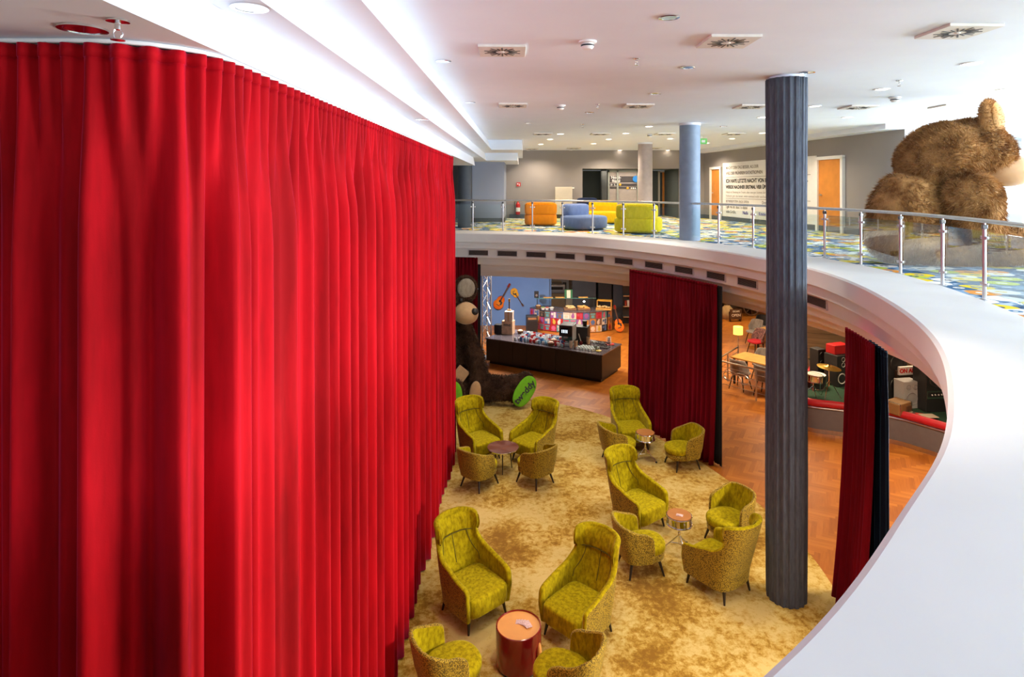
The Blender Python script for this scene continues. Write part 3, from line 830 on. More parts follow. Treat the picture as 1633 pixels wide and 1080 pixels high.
def mk_small():
    e = thing('tub_chair', '-', 'armchair')
    edge = [(.70, .235), (.72, .33), (.73, .42), (.73, .52), (.725, .585), (.69, .63), (.60, .67), (.50, .705), (.40, .735), (.32, .755)]
    o, i = shell(edge, .315, .33, .30, .045, .20, .3, .16, 40, .02)
    b = MB(); b.grid(o); b.build('outer_shell', DOTS, e, 180)
    b = MB(); I2 = [[(x, y + (.006 * math.sin(x * 80) if z > .45 and y > .1 else 0), z) for x, y, z in r] for r in i]
    b.grid(I2); b.build('inner_upholstery', LIMEV, e, 180)
    b = MB(); padded(o, I2, b, .014); b.build('rim', DOTS, e, 180)
    b = MB(); b.blob((0, -.075, .375), (.272, .30, .075), (.45, .85), 40, 14); b.build('seat_cushion', LIMEV, e, 180)
    b = MB(); b.blob((0, -.065, .27), (.268, .292, .065), (.3, .85), 40, 10); b.build('seat_base', DOTS, e, 180)
    legs(e, [(-.18, -.22), (.18, -.22), (-.17, .17), (.17, .17)], .235, .06)
    return e
KW, KS = Kind(mk_wing), Kind(mk_small)
GW, GS = 'lime wing chairs on the golden carpet', 'gold dotted tub chairs on the golden carpet'
def seat(K, u, v, dx, dy, label, g): K.put(F(u, v, .012), heading(dx, dy), label, g, (1, 1, .93) if K is KW else (1, 1, .96))
seat(KW, 753, 975, .67, -.74, 'lime wing chair in front beside the bright red curtain, left of the barrel table', GW)
seat(KW, 925, 1009, -.68, -.73, 'lime velvet wing chair in front, right of and behind the red barrel table', GW)
seat(KW, 1015, 836, .62, -.78, 'lime velvet wing chair left of the drum table that holds a leaflet', GW)
seat(KW, 1148, 936, -.57, .82, 'lime wing chair turned away showing its gold dotted back, beside the wrapped column', GW)
seat(KW, 1004, 709, .15, -.99, 'lime velvet wing chair against the middle dark red curtain', GW)
seat(KW, 763, 729, .62, -.78, 'lime wing chair by the teddy bear, touching the bright red curtain', GW)
seat(KW, 852, 732, -.66, -.75, 'lime wing chair in front of the green bear foot, behind the round table', GW)
seat(KS, 713, 1117, .80, .50, 'gold dotted tub chair cut by the frame, left of the red barrel table', GS)
seat(KS, 906, 1130, -.85, .45, 'gold dotted tub chair cut by the frame, right of the red barrel table', GS)
seat(KS, 1019, 907, .96, .20, 'gold dotted tub chair left of the drum table with a leaflet, turned sideways', GS)
seat(KS, 1163, 862, -.86, -.50, 'gold dotted tub chair right of the drum table with a leaflet', GS)
seat(KS, 984, 735, .97, .22, 'gold dotted tub chair left of the drum table by the middle curtain', GS)
seat(KS, 1090, 743, -.95, -.25, 'gold dotted tub chair right of the drum table by the middle curtain', GS)
seat(KS, 763, 774, .62, .78, 'gold dotted tub chair by the bright red curtain, left in front of the round table', GS)
seat(KS, 855, 770, -.70, .72, 'gold dotted tub chair on open carpet, right in front of the round table', GS)

# ================================================================ small tables on the golden carpet
e = thing('round_table', 'low round table with glossy star veneer top between four chairs near the bear', 'table', F(802, 750, .012))
b = MB(); b.lathe([(.285, .425), (.30, .43), (.303, .445), (.30, .455), (0, .456)], 64); b.build('table_top', SECT, e, 30)
b = MB(); b.lathe([(.301, .424), (.308, .43), (.308, .45), (.301, .452)], 64); b.build('edge_band', CHROME, e)
for k in range(3):
    a = R(-90 + 120 * k); b = MB(); b.cyl((.20 * math.cos(a), .20 * math.sin(a), 0), (.15 * math.cos(a), .15 * math.sin(a), .43), .008, .014, 12); b.build('leg', LEGW, e)
def mk_drum():
    e = thing('drum_table', '-', 'table')
    t = .55
    b = MB(); b.lathe([(.18, t - .13), (.18, t - .01)], 48); b.build('shell', CHROME, e)
    b = MB(); b.lathe([(.178, t - .012), (.178, t + .004), (0, t + .004)], 48); b.build('wooden_top', mat('drum_top_wood', (.44, .185, .055), .35, .12, 6), e, 30)
    for z in (t - .135, t - .012):
        b = MB(); b.tube([(.187 * math.cos(k * PI / 24), .187 * math.sin(k * PI / 24), z) for k in range(48)], .009, 8, close=True); b.build('hoop', CHROME, e)
    for k in range(8):
        a = k * PI / 4 + .2; b = MB()
        b.cyl((.19 * math.cos(a), .19 * math.sin(a), t - .145), (.19 * math.cos(a), .19 * math.sin(a), t), .004, n=6)
        b.box((.19 * math.cos(a), .19 * math.sin(a), t - .072), (.018, .018, .035), a); b.build('tension_lug', STEEL, e)
    b = MB(); b.cyl((0, 0, .1), (0, 0, t - .13), .013); b.cyl((0, 0, .23), (0, 0, .28), .02); b.build('pole', CHROME, e)
    for k in range(3):
        a = R(-70 + 120 * k); b = MB()
        b.tube([(0, 0, .25), (.10 * math.cos(a), .10 * math.sin(a), .15), (.25 * math.cos(a), .25 * math.sin(a), .02)], .008, 8); b.tube([(0, 0, .12), (.13 * math.cos(a), .13 * math.sin(a), .12)], .006, 6)
        lg = b.build('leg', STEEL, e)
        b = MB(); b.blob((.25 * math.cos(a), .25 * math.sin(a), .018), (.02, .02, .018)); b.build('rubber_foot', BLKPL, lg)
        b = MB(); b.cyl((.12 * math.cos(a), .12 * math.sin(a), t - .16), (.02, 0, t - .19), .007, n=8); b.build('basket_arm', CHROME, e)
    return e
KD = Kind(mk_drum)
KD.put(F(1083, 879, .012), 0, 'chrome snare drum side table with a leaflet on its wooden top', 'snare drum side tables')
KD.put(F(1029, 733, .012), .5, 'chrome snare drum side table with empty wooden top by the middle curtain', 'snare drum side tables')
bp = F(827, 1058, .012)
e = thing('barrel_table', 'glossy dark red barrel table with copper top and leaflets, front centre', 'table', bp)
b = MB(); b.lathe([(.25, .02), (.262, .03), (.262, .42), (.258, .445), (.248, .447), (.246, .43)], 64); b.build('drum_body', REDG, e, 30)
b = MB(); b.lathe([(.245, .40), (.245, .432), (0, .432)], 64); b.build('table_top', COPPER, e, 30)
b = MB(); b.lathe([(.25, 0), (.25, .025)], 48); b.build('plinth', BLKPL, e)
b = MB(); b.blob((.235, -.115, .20), (.03, .07, .12), (1, 1), 24, 12); b.build('oval_badge', COPPER, e)
LEAF = mat('pink_white_leaflet', (.66, .47, .45), .6, .25, 40)
for k in range(5):
    a = -.5 + .25 * k; c = bp + V((.045 + .03 * math.sin(a * 1.3) + .01 * k, .055 - .012 * k, .4335 + .003 * k))
    b = MB(); b.box((0, 0, 0), (.075, .12, .0022)); o = b.build('leaflet', LEAF, None, 0); o.location = c; o.rotation_euler = (0, 0, .9 - a)
    tag(o, 'pale pink leaflet in the fanned stack on the red barrel table', 'leaflet', 'leaflets on the red barrel table')
c = F(1083, 879, .012)
b = MB(); b.box((0, 0, 0), (.10, .07, .003)); b.box((.0, 0, .004), (.06, .05, .005)); o = b.build('leaflet', LEAF, None, 0); o.location = c + V((0, -.03, .5575)); o.rotation_euler = (0, 0, -.4)
tag(o, 'pale folded leaflet on the drum table beside the turned wing chair', 'leaflet')

# ================================================================ giant teddy bears
def furry(name, parts, m, e, n, ln, wd, vox=.045, smooth=4, comb=(0, 0, -1), seed=1, curl=.35):
    """one continuous body from overlapping masses, with fur strands rooted all over it"""
    b = MB()
    for c, r, rot in parts: b.blob(c, r, (1, 1), 24, 14, rot)
    me = b.mesh('mass', 0); o = bpy.data.objects.new('mass', me); COL.objects.link(o)
    md = o.modifiers.new('a', 'REMESH'); md.mode = 'VOXEL'; md.voxel_size = vox
    sm = o.modifiers.new('b', 'SMOOTH'); sm.factor = .6; sm.iterations = smooth
    bpy.context.view_layer.update()
    ev = o.evaluated_get(bpy.context.evaluated_depsgraph_get()); src = bpy.data.meshes.new_from_object(ev)
    bpy.data.objects.remove(o); bpy.data.meshes.remove(me)
    src.calc_loop_triangles(); nv = len(src.vertices)
    co = np.empty(nv * 3, np.float32); src.vertices.foreach_get('co', co); co = co.reshape(-1, 3)
    no = np.empty(nv * 3, np.float32); src.vertices.foreach_get('normal', no); no = no.reshape(-1, 3)
    tr = np.empty(len(src.loop_triangles) * 3, np.int32); src.loop_triangles.foreach_get('vertices', tr); tr = tr.reshape(-1, 3)
    rs = np.random.RandomState(seed)
    A, B, C_ = co[tr[:, 0]], co[tr[:, 1]], co[tr[:, 2]]
    ar = np.linalg.norm(np.cross(B - A, C_ - A), axis=1); pick = rs.choice(len(tr), n, p=ar / ar.sum())
    u, v_ = rs.rand(n, 1), rs.rand(n, 1); fl = (u + v_) > 1; u = np.where(fl, 1 - u, u); v_ = np.where(fl, 1 - v_, v_)
    p = A[pick] * (1 - u - v_) + B[pick] * u + C_[pick] * v_
    nn = no[tr[pick, 0]]
    cl = np.stack([np.sin(p[:, 1] * 5 + p[:, 2] * 3), np.sin(p[:, 0] * 4 + p[:, 2] * 6), np.cos(p[:, 0] * 6 + p[:, 1] * 4)], 1) * curl
    d = nn * .75 + np.array(comb) * .55 + cl + rs.randn(n, 3) * .28
    d /= np.linalg.norm(d, axis=1, keepdims=True)
    s = np.cross(d, rs.randn(n, 3)); s /= np.linalg.norm(s, axis=1, keepdims=True)
    L = ln * (.55 + .75 * rs.rand(n, 1)); W = wd * (.6 + .8 * rs.rand(n, 1))
    p = p - nn * .004
    q = np.stack([p - s * W, p + s * W, p + d * L], 1).reshape(-1, 3)
    vs = np.concatenate([co, q]); fs = [tuple(t) for t in tr.tolist()] + [(nv + 3 * k, nv + 3 * k + 1, nv + 3 * k + 2) for k in range(n)]
    me = bpy.data.meshes.new(name); me.from_pydata(vs.tolist(), [], fs); me.shade_smooth(); me.materials.append(m)
    bpy.data.meshes.remove(src)
    o = bpy.data.objects.new(name, me); COL.objects.link(o); o.parent = e
    return o
def limb(parts, pts, rs, n=5):
    for a, b_, r0, r1 in zip(pts, pts[1:], rs, rs[1:]):
        for k in range(n + 1):
            t = k / n; r = r0 + (r1 - r0) * t
            parts.append((V(a).lerp(V(b_), t), (r, r, r), None))
def EU(x, y, z): return Matrix.Rotation(z, 3, 'Z') @ Matrix.Rotation(y, 3, 'Y') @ Matrix.Rotation(x, 3, 'X')

# upper bear, seated on the balcony and looking right
o0 = V((6.15, 9.95, UP))
e = thing('teddy_bear', 'huge light brown teddy bear sitting on the balcony behind the railing, looking right', 'teddy bear', o0)
P_ = [((.02, .05, .42), (.60, .55, .44), None), ((.0, .05, .85), (.53, .50, .52), None), ((.02, .02, 1.18), (.40, .42, .30), None)]
limb(P_, [(.45, .45, 1.15), (.75, .6, .7), (1.0, .5, .4)], [.34, .3, .28])
limb(P_, [(.35, -.22, .34), (1.2, -.30, .32), (2.0, -.35, .34)], [.34, .30, .27]); limb(P_, [(.35, .40, .34), (1.2, .55, .32), (2.0, .7, .34)], [.34, .30, .27])
bd = furry('body', P_, FUR_A, e, 24000, .085, .0055, .05, 3, (-.1, 0, -1), 1)
P_ = []
limb(P_, [(.76, -.36, 1.06), (.80, -.40, .75), (.95, -.40, .42)], [.43, .38, .30])           # near arm
furry('arm', P_, FUR_A, e, 15000, .085, .0055, .05, 2, (0, 0, -1), 9)
P_ = [((.62, -.05, 1.78), (.66, .58, .50), EU(0, R(-6), 0)), ((.98, -.08, 1.86), (.50, .52, .46), None), ((1.28, -.08, 1.78), (.34, .40, .38), None), ((.28, -.02, 1.66), (.40, .45, .40), None)]
hd = furry('head', P_, FUR_A, e, 30000, .07, .005, .05, 3, (-.6, 0, -.3), 2)
def ear(c, n, r, parent, m, mi, seed):
    mx = face_mx(c, n); rot = mx.to_3x3()
    P_ = [(V(c), (r, r * 1.1, r * .42), rot), (V(c) - rot @ V((0, r * .5, 0)), (r * .85, r * .6, r * .4), rot)]
    o = furry('ear', P_, m, parent, 3500, .045, .005, .03, 2, (0, 0, .4), seed, .1)
    b = MB(); b.blob(V(c) + rot @ V((0, .02, r * .30)), (r * .72, r * .8, r * .18), (1, 1), 20, 10, rot); b.build('inner_ear', mi, o, 180)
INEAR = velvet('pale_tan_plush', (.36, .18, .06), (.52, .30, .13), .4, (1, .9, .8), 12)
ear((1.10, -.36, 2.28), (.55, -.83, .10), .30, hd, FUR_A, INEAR, 3); ear((1.2, .50, 2.08), (.5, .8, .1), .24, hd, FUR_A, INEAR, 4)
b = MB(); b.blob((1.50, -.08, 1.52), (.46, .36, .27), (1, 1), 32, 18, EU(0, R(8), 0)); sn = b.build('snout', mat('tan_plush_snout', (.50, .29, .15), .85, .05, 5, sheen=.2), hd, 180)
b = MB(); b.blob((1.95, -.08, 1.58), (.11, .14, .10)); b.build('nose', BLKPL, sn, 180)
b = MB(); b.tube([(1.58 + .02 * math.cos(k), -.08 - .36 * math.sin(k * .32 + .6), 1.60 - .05 * k) for k in (0, .5, 1, 1.5, 2, 2.5, 3)], .006, 6); b.build('mouth_seam', BLKPL, sn)
for s in (1,):
    b = MB(); b.blob((1.52, -.08 + s * .3, 1.92), (.05, .05, .05)); b.build('eye', BLKPL, hd, 180)

# lower bear, seated on the floor behind the end of the bright red curtain
o0 = V((-2.1, 16.05, 0.012))
e = thing('teddy_bear', 'giant dark brown teddy bear seated on the lower floor beside the bright red curtain', 'teddy bear', o0)
P_ = [((0, 0, .55), (.80, .66, .56), None), ((0, 0, 1.1), (.74, .58, .62), None), ((.02, -.02, 1.65), (.55, .46, .45), None), ((.02, -.02, 2.0), (.34, .34, .25), None)]
limb(P_, [(.55, -.10, 1.82), (.82, -.28, 1.2), (.94, -.40, .72), (.95, -.44, .32)], [.24, .25, .24, .23], 6)
limb(P_, [(-.55, -.10, 1.8), (-.8, -.3, 1.1), (-.8, -.5, .4)], [.25, .25, .23])
limb(P_, [(.35, -.15, .36), (1.0, -.25, .36), (1.55, -.38, .40), (1.86, -.42, .46)], [.38, .33, .30, .30], 6)
P_ += [((1.93, -.47, .26), (.20, .22, .24), None), ((2.13, -.49, .62), (.21, .2, .24), None), ((2.02, -.45, .44), (.24, .24, .32), EU(0, R(30), 0))]
limb(P_, [(-.2, -.2, .36), (.25, -.75, .34), (.38, -1.0, .36)], [.38, .32, .30]); P_ += [((.38, -1.05, .46), (.30, .2, .40), None)]
furry('body', P_, FUR_B, e, 30000, .075, .0065, .05, 3, (0, 0, -1), 5)
P_ = [((.12, -.05, 2.55), (.60, .58, .52), None), ((.30, -.25, 2.42), (.45, .42, .42), None)]
hd = furry('head', P_, FUR_B, e, 16000, .07, .0065, .05, 3, (-.3, .3, -.3), 6)
GREYEAR = velvet('pale_grey_plush', (.28, .24, .19), (.40, .35, .28), .4, (1, 1, 1), 12)
ear((.60, -.30, 2.90), (.30, -.95, .05), .32, hd, FUR_B, GREYEAR, 7); ear((-.35, -.15, 3.0), (.1, -1, .05), .27, hd, FUR_B, GREYEAR, 8)
b = MB(); b.blob((.62, -.52, 2.33), (.34, .32, .27), (1, 1), 32, 18, EU(0, R(15), R(-40))); sn = b.build('snout', TAN, hd, 180)
b = MB(); b.blob((.87, -.70, 2.40), (.095, .10, .085)); b.build('nose', BLKPL, sn, 180)
b = MB(); b.tube([(.62 + .29 * math.cos(a), -.52 + .29 * math.sin(a), 2.25 + .03 * math.sin(a * 2)) for a in [R(-110 + 14 * k) for k in range(9)]], .008, 6); b.build('mouth_seam', BLKPL, sn)
b = MB(); b.blob((.52, -.58, 2.66), (.05, .05, .05)); b.build('eye', BLKPL, hd, 180)
b = MB(); b.blob((.88, -.665, .36), (.15, .05, .31), (1, .9), 24, 12, EU(R(4), R(4), R(12))); b.build('paw_pad', TAN, e, 180)
mx = face_mx((.50, -.60, .80), (.5, -.85, -.1), roll=R(45)); b = MB(); b.box((0, 0, 0), (.37, .37, .06), mx=mx @ Matrix.Rotation(R(4), 4, 'Z')); b.build('belly_patch', TAN, e, 0, bevel=.02)
mx = face_mx((2.11, -.73, .43), (.32, -.93, .16), roll=R(-38)); b = MB(); b.blob((0, 0, 0), (.235, .40, .045), (.8, .85), 36, 10); b.v = [tuple(mx @ V(p)) for p in b.v]; so = b.build('foot_sole', LIME, e, 180)
text('tweddy', .22, BLACK, so, mx @ Matrix.Translation((0.0, -.02, .047)) @ Matrix.Rotation(R(80), 4, 'Z'), 'stitched_name', depth=.003, bold=.006, xscale=1.02)
mx = face_mx((.38, -1.27, .46), (.1, -1, .15)); b = MB(); b.blob((0, 0, 0), (.24, .38, .04), (.8, .85), 30, 10); b.v = [tuple(mx @ V(p)) for p in b.v]; b.build('foot_sole', LIME, e, 180)

# ================================================================ lounge furniture on the balcony
def pod(name, label, cat, u, v, d, rz, m, sw, sd, sh, bw, bh, bd, m2=None):
    p = at(u, v, d); e = thing(name, label, cat, (p.x, p.y, UP), rz)
    b = MB(); b.blob((0, 0, sh / 2 + .02), (sw / 2, sd / 2, sh / 2), (.32, .5), 40, 16); b.build('seat', m, e, 180)
    b = MB(); b.blob((0, sd / 2 - bd / 2 + .01, sh + bh / 2 - .01), (bw / 2, bd / 2, bh / 2 + .03), (.38, .38), 36, 14); b.build('backrest', m2 or m, e, 180)
    b = MB(); b.box((0, 0, .012), (sw * .7, sd * .7, .024)); b.build('plinth', BLKPL, e, 0)
    return e
pod('lounge_seat', 'orange two tier lounge seat seen from behind, left of the blue one', 'lounge seat', 862, 357, 20.0, PI, SOFA_O, 1.04, .9, .38, 1.03, .36, .42)
pod('lounge_seat', 'light blue lounge seat with low rounded back, between orange and yellow seats', 'lounge seat', 931, 366, 18.1, R(40), SOFA_B, 1.25, 1.05, .40, .85, .33, .40)
pod('lounge_seat', 'bright yellow lounge seat with back, behind the light blue seat', 'lounge seat', 960, 353, 21.2, R(-14), SOFA_Y, 1.2, 1.0, .40, .98, .36, .40)
pod('lounge_seat', 'mustard lime lounge seat seen from behind, nearest the railing', 'lounge seat', 1018, 373, 16.75, R(162), SOFA_G, 1.25, .95, .42, 1.10, .36, .40)
pod('lounge_seat', 'navy lounge seat half hidden behind the blue and yellow seats', 'lounge seat', 941, 346, 23.3, R(20), SOFA_N, .85, .8, .42, .8, .40, .3)

# ================================================================ fittings on the upper walls
p = at(824, 0, 24.66)
e = thing('fire_extinguisher', 'red fire extinguisher hung low on the far grey wall', 'fire extinguisher', (at(826, 0, 24.6).x, 24.55, 4.42))
b = MB(); b.lathe([(.07, 0), (.085, .02), (.085, .40), (.05, .47), (.025, .49), (.025, .52)], 24); b.build('cylinder', EXT, e)
b = MB(); b.lathe([(.0855, .12), (.0862, .12), (.0862, .28), (.0855, .28)], 24); b.build('paper_label', WHITEP, e)
b = MB(); b.box((0, 0, .55), (.05, .05, .06)); b.box((-.04, 0, .59), (.14, .025, .018)); b.build('valve', BLKPL, e, 0)
b = MB(); b.tube([(-.03, -.02, .54), (-.13, -.03, .52), (-.14, -.03, .36), (-.11, -.04, .22)], .013, 8); b.build('hose', BLKPL, e)
e = thing('safety_sign', 'small red square extinguisher sign above the red fire extinguisher', 'sign', (at(827, 0, 24.6).x, 24.67, 5.62))
b = MB(); b.box((0, 0, 0), (.16, .02, .16)); b.build('plate', EXT, e, 0)
b = MB(); b.box((.03, -.012, -.01), (.025, .006, .09)); b.box((-.035, -.012, .02), (.04, .006, .05)); b.build('pictogram', WHITEP, e, 0)
e = thing('radiator', 'cream panel radiator on the far wall behind the orange and blue seats', 'radiator', (at(899, 0, 24.6).x, 24.62, UP + .15))
b = MB(); b.box((0, 0, .55), (.68, .10, 1.1)); b.build('panel', CREAM, e, 0, bevel=.015)
for k in range(9):
    b = MB(); b.box((-.28 + .07 * k, -.053, .55), (.012, .012, 1.0)); b.build('rib', CREAM, e, 0)
b = MB(); b.cyl((.34, 0, 1.05), (.42, 0, 1.05), .03); b.build('valve_knob', WHITEP, e)
# sign board in the recess
xs, xe = at(969, 0, 26.2).x, at(1018, 0, 26.2).x; W_ = xe - xs
sgz = lambda v: CZ - (v - 299) / FPX * 26.2
e = thing('wayfinding_board', 'dark sign board lettered Nord flügel with blue disc in the far recess', 'sign', ((xs + xe) / 2, 26.2, UP))
DKSIGN = mat('sign_dark_brown', (.05, .042, .045), .6)
b = MB(); b.box((0, .06, 1.0), (W_ - .1, .04, 2.0)); b.build('pale_panel', mat('pale_taupe_panel', (.42, .36, .33), .6), e, 0)
b = MB()
for x in (-W_ / 2 + .04, W_ / 2 - .02, -W_ / 2 + .42): b.box((x, 0, .98), (.07, .06, 1.96))
b.box((0, 0, 1.93), (W_, .06, .10)); b.build('door_frame', mat('grey_green_frame', (.34, .36, .32), .5), e, 0)
for v0, v1 in ((281, 291), (292.5, 297), (298, 301)):
    b = MB(); b.box((.02, .03, (sgz(v0) + sgz(v1)) / 2 - UP), (W_ - .16, .02, sgz(v0) - sgz(v1) - .015)); b.build('dark_strip', DKSIGN, e, 0)
fm = lambda x, z: face_mx((x, .015, z - UP), (0, -1, 0))
text('Nord-', .165, WHITEP, e, fm(-W_ / 2 + .36, sgz(283.2)), bold=.004); text('flügel', .165, WHITEP, e, fm(-W_ / 2 + .36, sgz(288.6)), bold=.004)
text('← 1..', .12, WHITEP, e, fm(-W_ / 2 + .25, sgz(295)), bold=.004)
b = MB(); b.cyl((W_ / 2 - .10, -.005, sgz(285.5) - UP), (W_ / 2 - .10, .02, sgz(285.5) - UP), .14, n=32); b.build('blue_disc', mat('sign_blue', (.01, .20, .62), .5), e)
for x, v in ((-.12, 294.5), (.2, 300)):
    b = MB(); b.cyl((x, .005, sgz(v) - UP), (x, .02, sgz(v) - UP), .05, n=20); b.build('yellow_disc', mat('sign_yellow', (.85, .42, .02), .5), e)
b = MB()
for k in range(3): b.box((.36 + .08 * k, .012, sgz(300.3) - UP), (.05, .008, .05 + .02 * (k == 1)))
b.build('white_pictogram', WHITEP, e, 0)

def door(n, s0, s1, zt_, label, open_=0):
    """door on the right grey wall between distances s0, s1 along it"""
    c = WA + WT * ((s0 + s1) / 2) + WN * .03; ww = abs(s1 - s0)
    e = bpy.data.objects.new('door_%d' % n, None); COL.objects.link(e); e.location = (c.x, c.y, UP); e.rotation_euler = (0, 0, WRZ); struct(e)
    h = zt_ - UP; b = MB()
    for x in (-ww / 2, ww / 2): b.box((x, 0, h / 2), (.09, .12, h))
    b.box((0, 0, h), (ww + .09, .12, .09)); b.build('frame', WHITEP, e, 0)
    b = MB(); b.box((0, .01, h / 2 - .02), (ww - .09, .04, h - .06)); b.build('leaf', ORANGEDOOR, e, 0)
    b = MB(); b.cyl((-ww / 2 + .14, -.03, 1.02), (-ww / 2 + .14, .03, 1.02), .025); b.box((-ww / 2 + .19, -.05 * (1 if WN.x < 0 else -1), 1.02), (.12, .02, .02)); b.build('handle', STEEL, e)
s = [on_wall(u) for u in (1135.5, 1151.5, 1154, 1303, 1306, 1346)]
door(1, s[0], s[1], UP + 1.97, '')
door(2, s[4], s[5], UP + 2.05, '')
# recess door on the far side
e = bpy.data.objects.new('door_3', None); COL.objects.link(e); e.location = (at(1060, 0, 27.2).x, 27.35, UP); struct(e)
b = MB(); b.box((-.22, 0, .98), (.07, .12, 1.96)); b.box((.22, 0, .98), (.07, .12, 1.96)); b.box((0, 0, 1.93), (.5, .12, .06)); b.build('frame', CREAM, e, 0)
b = MB(); b.box((.06, 0, .95), (.26, .05, 1.9)); b.build('leaf', ORANGEDOOR, e, 0)
# lettered white panel
c = WA + WT * ((s[2] + s[3]) / 2) + WN * .02; PWD = s[3] - s[2]; PH = 2.0
e = thing('lettered_panel', 'large white wall panel covered with handwritten German sayings between two orange doors', 'wall panel', (c.x, c.y, UP + .14), WRZ)
sy = -1 if (Matrix.Rotation(WRZ, 3, 'Z') @ V((0, -1, 0))).dot(WN) > 0 else 1
b = MB(); b.box((0, 0, PH / 2), (PWD, .03, PH)); b.build('board', WHITEP, e, 0)
INK, FADE = mat('black_ink', (.02, .02, .022), .7), mat('faded_ink', (.45, .42, .40), .7); BINK = mat('violet_ink', (.10, .08, .38), .7); DIM = mat('brown_ink', (.16, .13, .11), .7)
def line(x, z, s_, size, m, bold=0, xs_=1): text(s_, size, m, e, face_mx((-PWD / 2 + x, sy * .018, z), (0, sy, 0)), 'lettering', 'LEFT', .001, xs_, bold)
line(.25, 1.80, 'MACHT DEN TAG BESSER, ALS DER', .15, DIM, .001, .95); line(.25, 1.60, 'WEG DER FRÜHEREN KATASTROPHEN', .15, DIM, .003, .95); line(3.05, 1.80, 'In Sachsen oft gesagt,', .17, DIM); line(3.05, 1.59, 'zu winken. Der Gast', .16, DIM)
line(.25, 1.32, 'ICH HABE LETZTE NACHT VON MEINER ARBEIT GETRÄUMT.', .185, INK, .007, .98); line(.25, 1.10, 'WERDE NACHHER ERSTMAL VIER ÜBERSTUNDEN AUFSCHREIBEN.', .165, INK, .007, .98)
line(.25, .92, 'Heute ist Dienstag im Traum, aber morgen kommt der Rest', .12, FADE); line(.25, .78, 'Vielleicht geht das besser, wenn niemand mehr zuschaut', .12, FADE)
line(.25, .58, 'BETRIEBSSYSTEM: ENDE OFFEN', .13, DIM, 0, .9); line(2.7, .58, 'Drei, Drei, Drössler', .15, DIM); line(4.4, .58, 'Man is do', .14, DIM)
line(.25, .38, 'I gib ma an, dass i a dabei', .15, INK); line(.25, .20, 'viele Grüße,', .15, INK); line(1.45, .20, 'Nadia', .16, BINK, .003); line(2.0, .20, 'und', .15, INK); line(2.5, .20, 'Kristin', .16, BINK, .003)
line(3.6, .38, 'Wer da an den Ort', .13, DIM); line(3.6, .24, 'nochmal so will', .13, DIM); line(3.6, .10, 'hier guat auf', .13, DIM)
b = MB()
for z in (1.46, .69): b.box((0, sy * .018, z), (PWD - .5, .004, .012))
b.build('ruled_lines', DIM, e, 0)

# ================================================================ lower floor: black island counter
IA, IR = V((-1.19, 19.28, 0)), R(-30.3); IX, IY = V((math.cos(IR), math.sin(IR), 0)), V((-math.sin(IR), math.cos(IR), 0)); IT = .80
e = thing('island_counter', 'long black island counter with dark speckled top, in front of the coffee bar', 'counter', IA, IR)
b = MB(); b.box((1.95, .72, .44), (3.90, 1.42, .66)); b.build('body', mat('black_counter_front', (.018, .015, .014), .45), e, 0)
for k in range(8):
    b = MB(); b.box((.245 + .4875 * k, .004, .44), (.475, .02, .66)); b.build('front_panel', mat('black_counter_front', (.018, .015, .014), .45), e, 0, bevel=.004)
b = MB(); b.box((1.95, .72, IT - .015), (3.94, 1.47, .03)); b.build('worktop', GRANITE, e, 0)
b = MB(); b.box((1.95, .74, .055), (3.75, 1.28, .11)); b.build('plinth', BLACK, e, 0)
def isl(u, v): return F(u, v, IT)
def simple(name, label, cat, loc, rz, parts, group=None):
    """parts: (part name, material, MB, smooth)"""
    e = thing(name, label, cat, loc, rz, group)
    for n_, m, b, *k in parts: b.build(n_, m, e, k[0] if k else 0, bevel=k[1] if len(k) > 1 else 0)
    return e
B = lambda *a: MB().box(*a)
def lath(prof, n=20, o=(0, 0, 0)): return MB().lathe(prof, n, o)
simple('loudspeaker', 'small black loudspeaker on the left end of the island counter', 'speaker', isl(795.5, 532), -.35, [('cabinet', BLKPL, B((0, 0, .15), (.24, .22, .30)), 0, .01), ('cone', BLACK, MB().cyl((0, -.105, .13), (0, -.116, .13), .07), 40), ('tweeter', BLACK, MB().cyl((0, -.105, .24), (0, -.116, .24), .03), 40)])
c = isl(811, 532)
CRATE2 = mat('blond_crate', (.74, .50, .32), .7, .2, 9)
e = thing('wooden_crate', 'pale wooden crate with dark stamp standing on the island counter', 'crate', c, -.3)
b = MB()
for k in range(4): b.box((0, -.15, .055 + .105 * k), (.36, .02, .095))
b.box((0, 0, .21), (.34, .28, .42)); b.build('planks', CRATE2, e, 0); text('WINE', .10, DIM, e, face_mx((0, -.162, .30), (0, -1, 0)), 'stamp', bold=.003)
simple('wooden_crate', 'small whitewashed crate on top of the pale stamped crate', 'crate', c + V((.02, 0, .42)), -.2, [('planks', mat('whitewashed_wood', (.72, .62, .54), .7), B((0, 0, .15), (.26, .24, .30)), 0), ('batten', CRATE, B((0, -.125, .15), (.04, .015, .30)), 0)])
e = thing('ukulele', 'small ukulele standing upright in the whitewashed crate', 'ukulele', c + V((.02, .02, .72)), -.2)
MB().tube([(0, 0, 0), (0, .01, .30)], [.022, .018], 8).build('neck', ROSEW, e); B((0, .012, .34), (.055, .02, .10)).build('headstock', WOODT, e, 0)
b = MB(); b.blob((0, 0, .02), (.075, .03, .06)); b.build('body', CRATE, e, 180)

